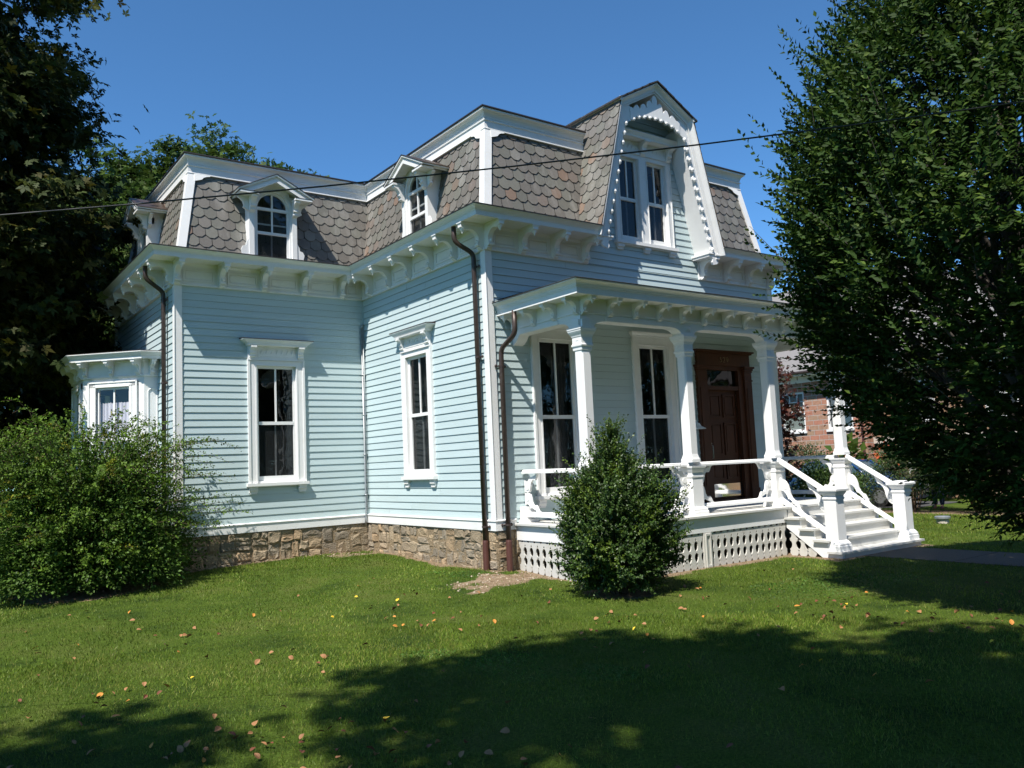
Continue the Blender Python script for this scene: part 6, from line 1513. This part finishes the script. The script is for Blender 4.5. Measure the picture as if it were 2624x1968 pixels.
mb = MB(); mb.box(XB-0.10, XB-0.06, 3.55, 3.95, 1.42, 1.74); nb = obj('notice_board', mb, mat('white_notice', (0.78, 0.78, 0.78), 0.5)); tag(nb, 'small white notice with grey lines fixed on the stone wall, right of the person', 'sign')
mb = MB()
for j, (a, b) in enumerate(((0.06, 0.34), (0.08, 0.28), (0.05, 0.25), (0.10, 0.33))): mb.box(XB-0.104, XB-0.1005, 3.95-b, 3.95-a, 1.69-j*0.065-(0.012 if j else 0.03), 1.69-j*0.065)
obj('notice_lettering', mb, mat('grey_print', (0.12, 0.12, 0.12), 0.8), nb)

# driveway strip
mb = MB(); mb.box(17.3, 20.4, 2.75, 22, 0.0, 0.125); struct(obj('driveway', mb, mat('asphalt', (0.055, 0.055, 0.055), 0.95, var=0.15, vscale=10, bump=0.4, bscale=90)))

# ------------------------------------------------------------------ cars
def car(label, cx, y_front, length, width, h, paint, boxy=False):
    """faces -Y; front at y_front"""
    z0 = 0.125; root = thing('parked_car', label, 'car', (cx, y_front+length/2, z0), 'cars parked along the drive')
    m = mat('car_paint_%d' % (paint[2]*1000), paint, 0.22, spec=0.6)
    # stations: (fraction from the front, belt height, half width)
    st = [(0.0, 0.52, 0.72), (0.02, 0.66, 0.84), (0.06, 0.74, 0.93), (0.14, 0.82, 0.97), (0.26, 0.90, 1.0), (0.5, 0.94, 1.0), (0.75, 0.96, 1.0), (0.93, 0.95, 0.97), (0.98, 0.90, 0.93), (1.0, 0.70, 0.86)]
    hw = width/2; rings = []
    for f, b, w_ in st:
        y = y_front+f*length; z1 = z0+b*(1.0 if not boxy else 1.1); W_ = hw*w_
        rings.append([(cx-W_*0.92, y, z0+0.22), (cx-W_, y, z0+0.36), (cx-W_, y, z0+0.62*b+0.1), (cx-W_*0.95, y, z1-0.03), (cx-W_*0.6, y, z1+0.03), (cx+W_*0.6, y, z1+0.03), (cx+W_*0.95, y, z1-0.03), (cx+W_, y, z0+0.62*b+0.1), (cx+W_, y, z0+0.36), (cx+W_*0.92, y, z0+0.22)])
    mb = MB(); mb.loft(rings); body = obj('body', mb, m, root, True)
    f0, f1, f2, f3 = (0.26, 0.44, 0.80, 0.95) if not boxy else (0.20, 0.34, 0.93, 0.985)
    zb_ = z0+0.92*(1.0 if not boxy else 1.1); zr = z0+h; Y = lambda f: y_front+f*length
    a, b = hw*0.90, hw*0.70
    mb = MB(); mb.loft([[(cx-b, Y(f1), zr-0.05), (cx-b*0.8, Y(f1), zr-0.02), (cx+b*0.8, Y(f1), zr-0.02), (cx+b, Y(f1), zr-0.05), (cx+b, Y(f1)+0.02, zr-0.09), (cx-b, Y(f1)+0.02, zr-0.09)],
                        [(cx-b, Y((f1+f2)/2), zr-0.01), (cx-b*0.8, Y((f1+f2)/2), zr+0.02), (cx+b*0.8, Y((f1+f2)/2), zr+0.02), (cx+b, Y((f1+f2)/2), zr-0.01), (cx+b, Y((f1+f2)/2), zr-0.06), (cx-b, Y((f1+f2)/2), zr-0.06)],
                        [(cx-b, Y(f2), zr-0.04), (cx-b*0.8, Y(f2), zr-0.01), (cx+b*0.8, Y(f2), zr-0.01), (cx+b, Y(f2), zr-0.04), (cx+b, Y(f2)-0.02, zr-0.09), (cx-b, Y(f2)-0.02, zr-0.09)]])
    for s_ in (-1, 1):       # pillars
        for fa, fb in ((f0, f1), (f3, f2), ((f0+f3)/2-0.02, (f1+f2)/2)):
            mb.tube([(cx+s_*a, Y(fa), zb_-0.03), (cx+s_*b, Y(fb), zr-0.05)], 0.035, 6)
    obj('roof', mb, m, root, True)
    g = mat('car_glass', (0.05, 0.09, 0.12), 0.04, spec=0.9)
    mb = MB(); ai, bi = a-0.02, b-0.02
    P = {(s_, k): v for s_ in (-1, 1) for k, v in {0: (cx+s_*ai, Y(f0)+0.03, zb_-0.03), 1: (cx+s_*bi, Y(f1)+0.03, zr-0.06), 2: (cx+s_*bi, Y(f2)-0.03, zr-0.06), 3: (cx+s_*ai, Y(f3)-0.03, zb_-0.03)}.items()}
    mb.quad(P[-1, 0], P[1, 0], P[1, 1], P[-1, 1]); obj('windscreen', mb, g, root)
    mb = MB(); mb.quad(P[-1, 3], P[1, 3], P[1, 2], P[-1, 2]); obj('rear_window', mb, g, root)
    for s_ in (-1, 1): mb = MB(); mb.quad(P[s_, 0], P[s_, 3], P[s_, 2], P[s_, 1]); obj('side_window', mb, g, root)
    ty = mat('tyre_rubber', (0.02, 0.02, 0.02), 0.9); al = mat('alloy_rim', (0.55, 0.55, 0.57), 0.3, metal=0.8)
    for s_ in (-1, 1):
        for f in (0.18, 0.80):
            c = Vector((cx+s_*(hw-0.10), Y(f), z0+0.31)); mb = MB()
            ring = lambda r_, x: [(c.x+x, c.y+r_*math.cos(2*math.pi*j/20), c.z+r_*math.sin(2*math.pi*j/20)) for j in range(20)]
            mb.loft([ring(0.24, -0.105), ring(0.31, -0.09), ring(0.31, 0.09), ring(0.24, 0.105)]); wl = obj('wheel', mb, ty, root)
            mb = MB(); mb.loft([ring(0.21, s_*0.107), ring(0.19, s_*0.112), ring(0.06, s_*0.10)]); obj('rim', mb, al, wl)
        mb = MB(); c = (cx+s_*hw*0.72, Y(0.018), z0+0.60); mb.loft([[(c[0]+0.15*math.cos(q)*1.0, c[1]+d, c[2]+0.075*math.sin(q)) for q in [2*math.pi*j/12 for j in range(12)]] for d in (0.10, -0.02)]); obj('headlight', mb, mat('headlamp', (0.7, 0.72, 0.75), 0.1), root)
        mb = MB(); mb.box(*sorted((cx+s_*(hw+0.02), cx+s_*(hw+0.18))), Y(f0)+0.22, Y(f0)+0.30, zb_-0.02, zb_+0.12); obj('wing_mirror', mb, m, root)
    mb = MB(); mb.box(cx-hw*0.5, cx+hw*0.5, Y(0.0)-0.02, Y(0.0)+0.03, z0+0.34, z0+0.50); obj('grille', mb, ty, root)
    return root
car('glossy blue car with its bonnet pointing right, parked behind the hedge shrubs', 18.4, 3.1, 4.4, 1.78, 1.50, (0.012, 0.045, 0.14))
car('dark navy van parked behind the blue car, seen over the far porch rail', 18.7, 8.0, 4.8, 1.9, 1.80, (0.008, 0.009, 0.022), True)

# ------------------------------------------------------------------ person standing behind the hedge
def person():
    bx, by = 17.35, 1.95; g0 = gz(17.35, 1.95)+0.01
    root = thing('person', 'grey-haired person in a white shirt and blue jeans standing behind the hedge shrubs', 'person', (bx, by, g0))
    def skin(name, joints, edges, m, lev=2):
        me = bpy.data.meshes.new(name); me.from_pydata([(bx+p[0], by+p[1], g0+p[2]) for p, r_ in joints], edges, []); o = bpy.data.objects.new(name, me); COL.objects.link(o)
        md = o.modifiers.new('skin', 'SKIN'); sv = me.skin_vertices[0].data
        for k, (p, r_) in enumerate(joints): sv[k].radius = r_ if isinstance(r_, tuple) else (r_, r_)
        sv[0].use_root = True; ss = o.modifiers.new('sub', 'SUBSURF'); ss.levels = lev; ss.render_levels = lev
        dg = bpy.context.evaluated_depsgraph_get(); me2 = bpy.data.meshes.new_from_object(o.evaluated_get(dg)); bpy.data.objects.remove(o); me2.materials.clear(); me2.materials.append(m)
        me2.polygons.foreach_set('use_smooth', [True]*len(me2.polygons)); return link(bpy.data.objects.new(name, me2), root)
    sk = mat('skin', (0.50, 0.29, 0.21), 0.5)
    # body: one continuous figure, facing -X and looking slightly down
    J = [((0, 0, 0.92), (0.15, 0.11)), ((0, 0, 1.12), (0.135, 0.10)), ((-0.01, 0, 1.32), (0.165, 0.11)), ((-0.02, 0, 1.42), (0.12, 0.08)), ((-0.03, 0, 1.48), 0.05), ((-0.05, 0, 1.56), 0.062), ((-0.055, 0, 1.65), (0.078, 0.088)), ((-0.045, 0, 1.71), (0.06, 0.07))]
    Ed = [(k, k+1) for k in range(7)]
    for s_ in (-1, 1):
        i = len(J); J += [((0.0, s_*0.09, 0.86), 0.09), ((-0.01, s_*0.10, 0.48), 0.062), ((0.01, s_*0.10, 0.10), 0.042), ((-0.13, s_*0.115, 0.035), 0.038)]; Ed += [(0, i), (i, i+1), (i+1, i+2), (i+2, i+3)]
        i = len(J); J += [((-0.02, s_*0.185, 1.40), 0.055), ((-0.03, s_*0.235, 1.13), 0.042), ((-0.19, s_*0.20, 0.98), 0.032), ((-0.26, s_*0.185, 0.97), 0.034)]; Ed += [(3, i), (i, i+1), (i+1, i+2), (i+2, i+3)]
        for f in range(4): J.append(((-0.335+0.012*abs(f-1), s_*(0.185+0.024*(f-1.5)), 0.955-0.004*f), 0.009)); Ed.append((i+3, len(J)-1))
        J.append(((-0.285, s_*0.135, 0.985), 0.010)); Ed.append((i+3, len(J)-1))
    skin('body', J, Ed, sk)
    S = [((0, 0, 0.95), (0.175, 0.135)), ((0, 0, 1.14), (0.165, 0.13)), ((-0.01, 0, 1.32), (0.19, 0.135)), ((-0.02, 0, 1.43), (0.13, 0.09))]; E2 = [(0, 1), (1, 2), (2, 3)]
    for s_ in (-1, 1): i = len(S); S += [((-0.02, s_*0.185, 1.40), 0.075), ((-0.025, s_*0.225, 1.22), 0.068)]; E2 += [(3, i), (i, i+1)]
    skin('shirt', S, E2, mat('white_cotton', (0.72, 0.72, 0.74), 0.9))
    T = [((0, 0, 0.95), (0.17, 0.13))]; E3 = []
    for s_ in (-1, 1): i = len(T); T += [((0, s_*0.09, 0.84), 0.105), ((-0.01, s_*0.10, 0.48), 0.082), ((0.01, s_*0.10, 0.10), 0.066)]; E3 += [(0, i), (i, i+1), (i+1, i+2)]
    skin('jeans', T, E3, mat('blue_denim', (0.03, 0.045, 0.09), 0.9))
    H = [((-0.03, 0, 1.60), (0.085, 0.07)), ((-0.03, 0, 1.67), (0.095, 0.09)), ((-0.045, 0, 1.735), (0.07, 0.075))]; skin('hair', H, [(0, 1), (1, 2)], mat('grey_hair', (0.32, 0.28, 0.27), 0.9))
    for s_ in (-1, 1): skin('shoe', [((0.03, s_*0.10, 0.045), 0.05), ((-0.14, s_*0.118, 0.04), (0.048, 0.04))], [(0, 1)], mat('pink_shoe', (0.5, 0.22, 0.2), 0.7))
person()

# pipe cap standing in the lawn --------------------------------------
t = thing('pipe_cap', 'short pale pipe with a grey metal lid standing in the lawn at the right', 'pipe', (11.9, -0.9, gz(11.9, -0.9)))
mb = MB(); mb.lathe((11.9, -0.9, gz(11.9, -0.9)), [(0.13, -0.05), (0.13, 0.10)], 16); obj('pipe', mb, M_PALE, t)
mb = MB(); mb.lathe((11.9, -0.9, gz(11.9, -0.9)), [(0.15, 0.10), (0.17, 0.11), (0.17, 0.15), (0.15, 0.165), (0.02, 0.17)], 16); obj('lid', mb, M_GALV, t)
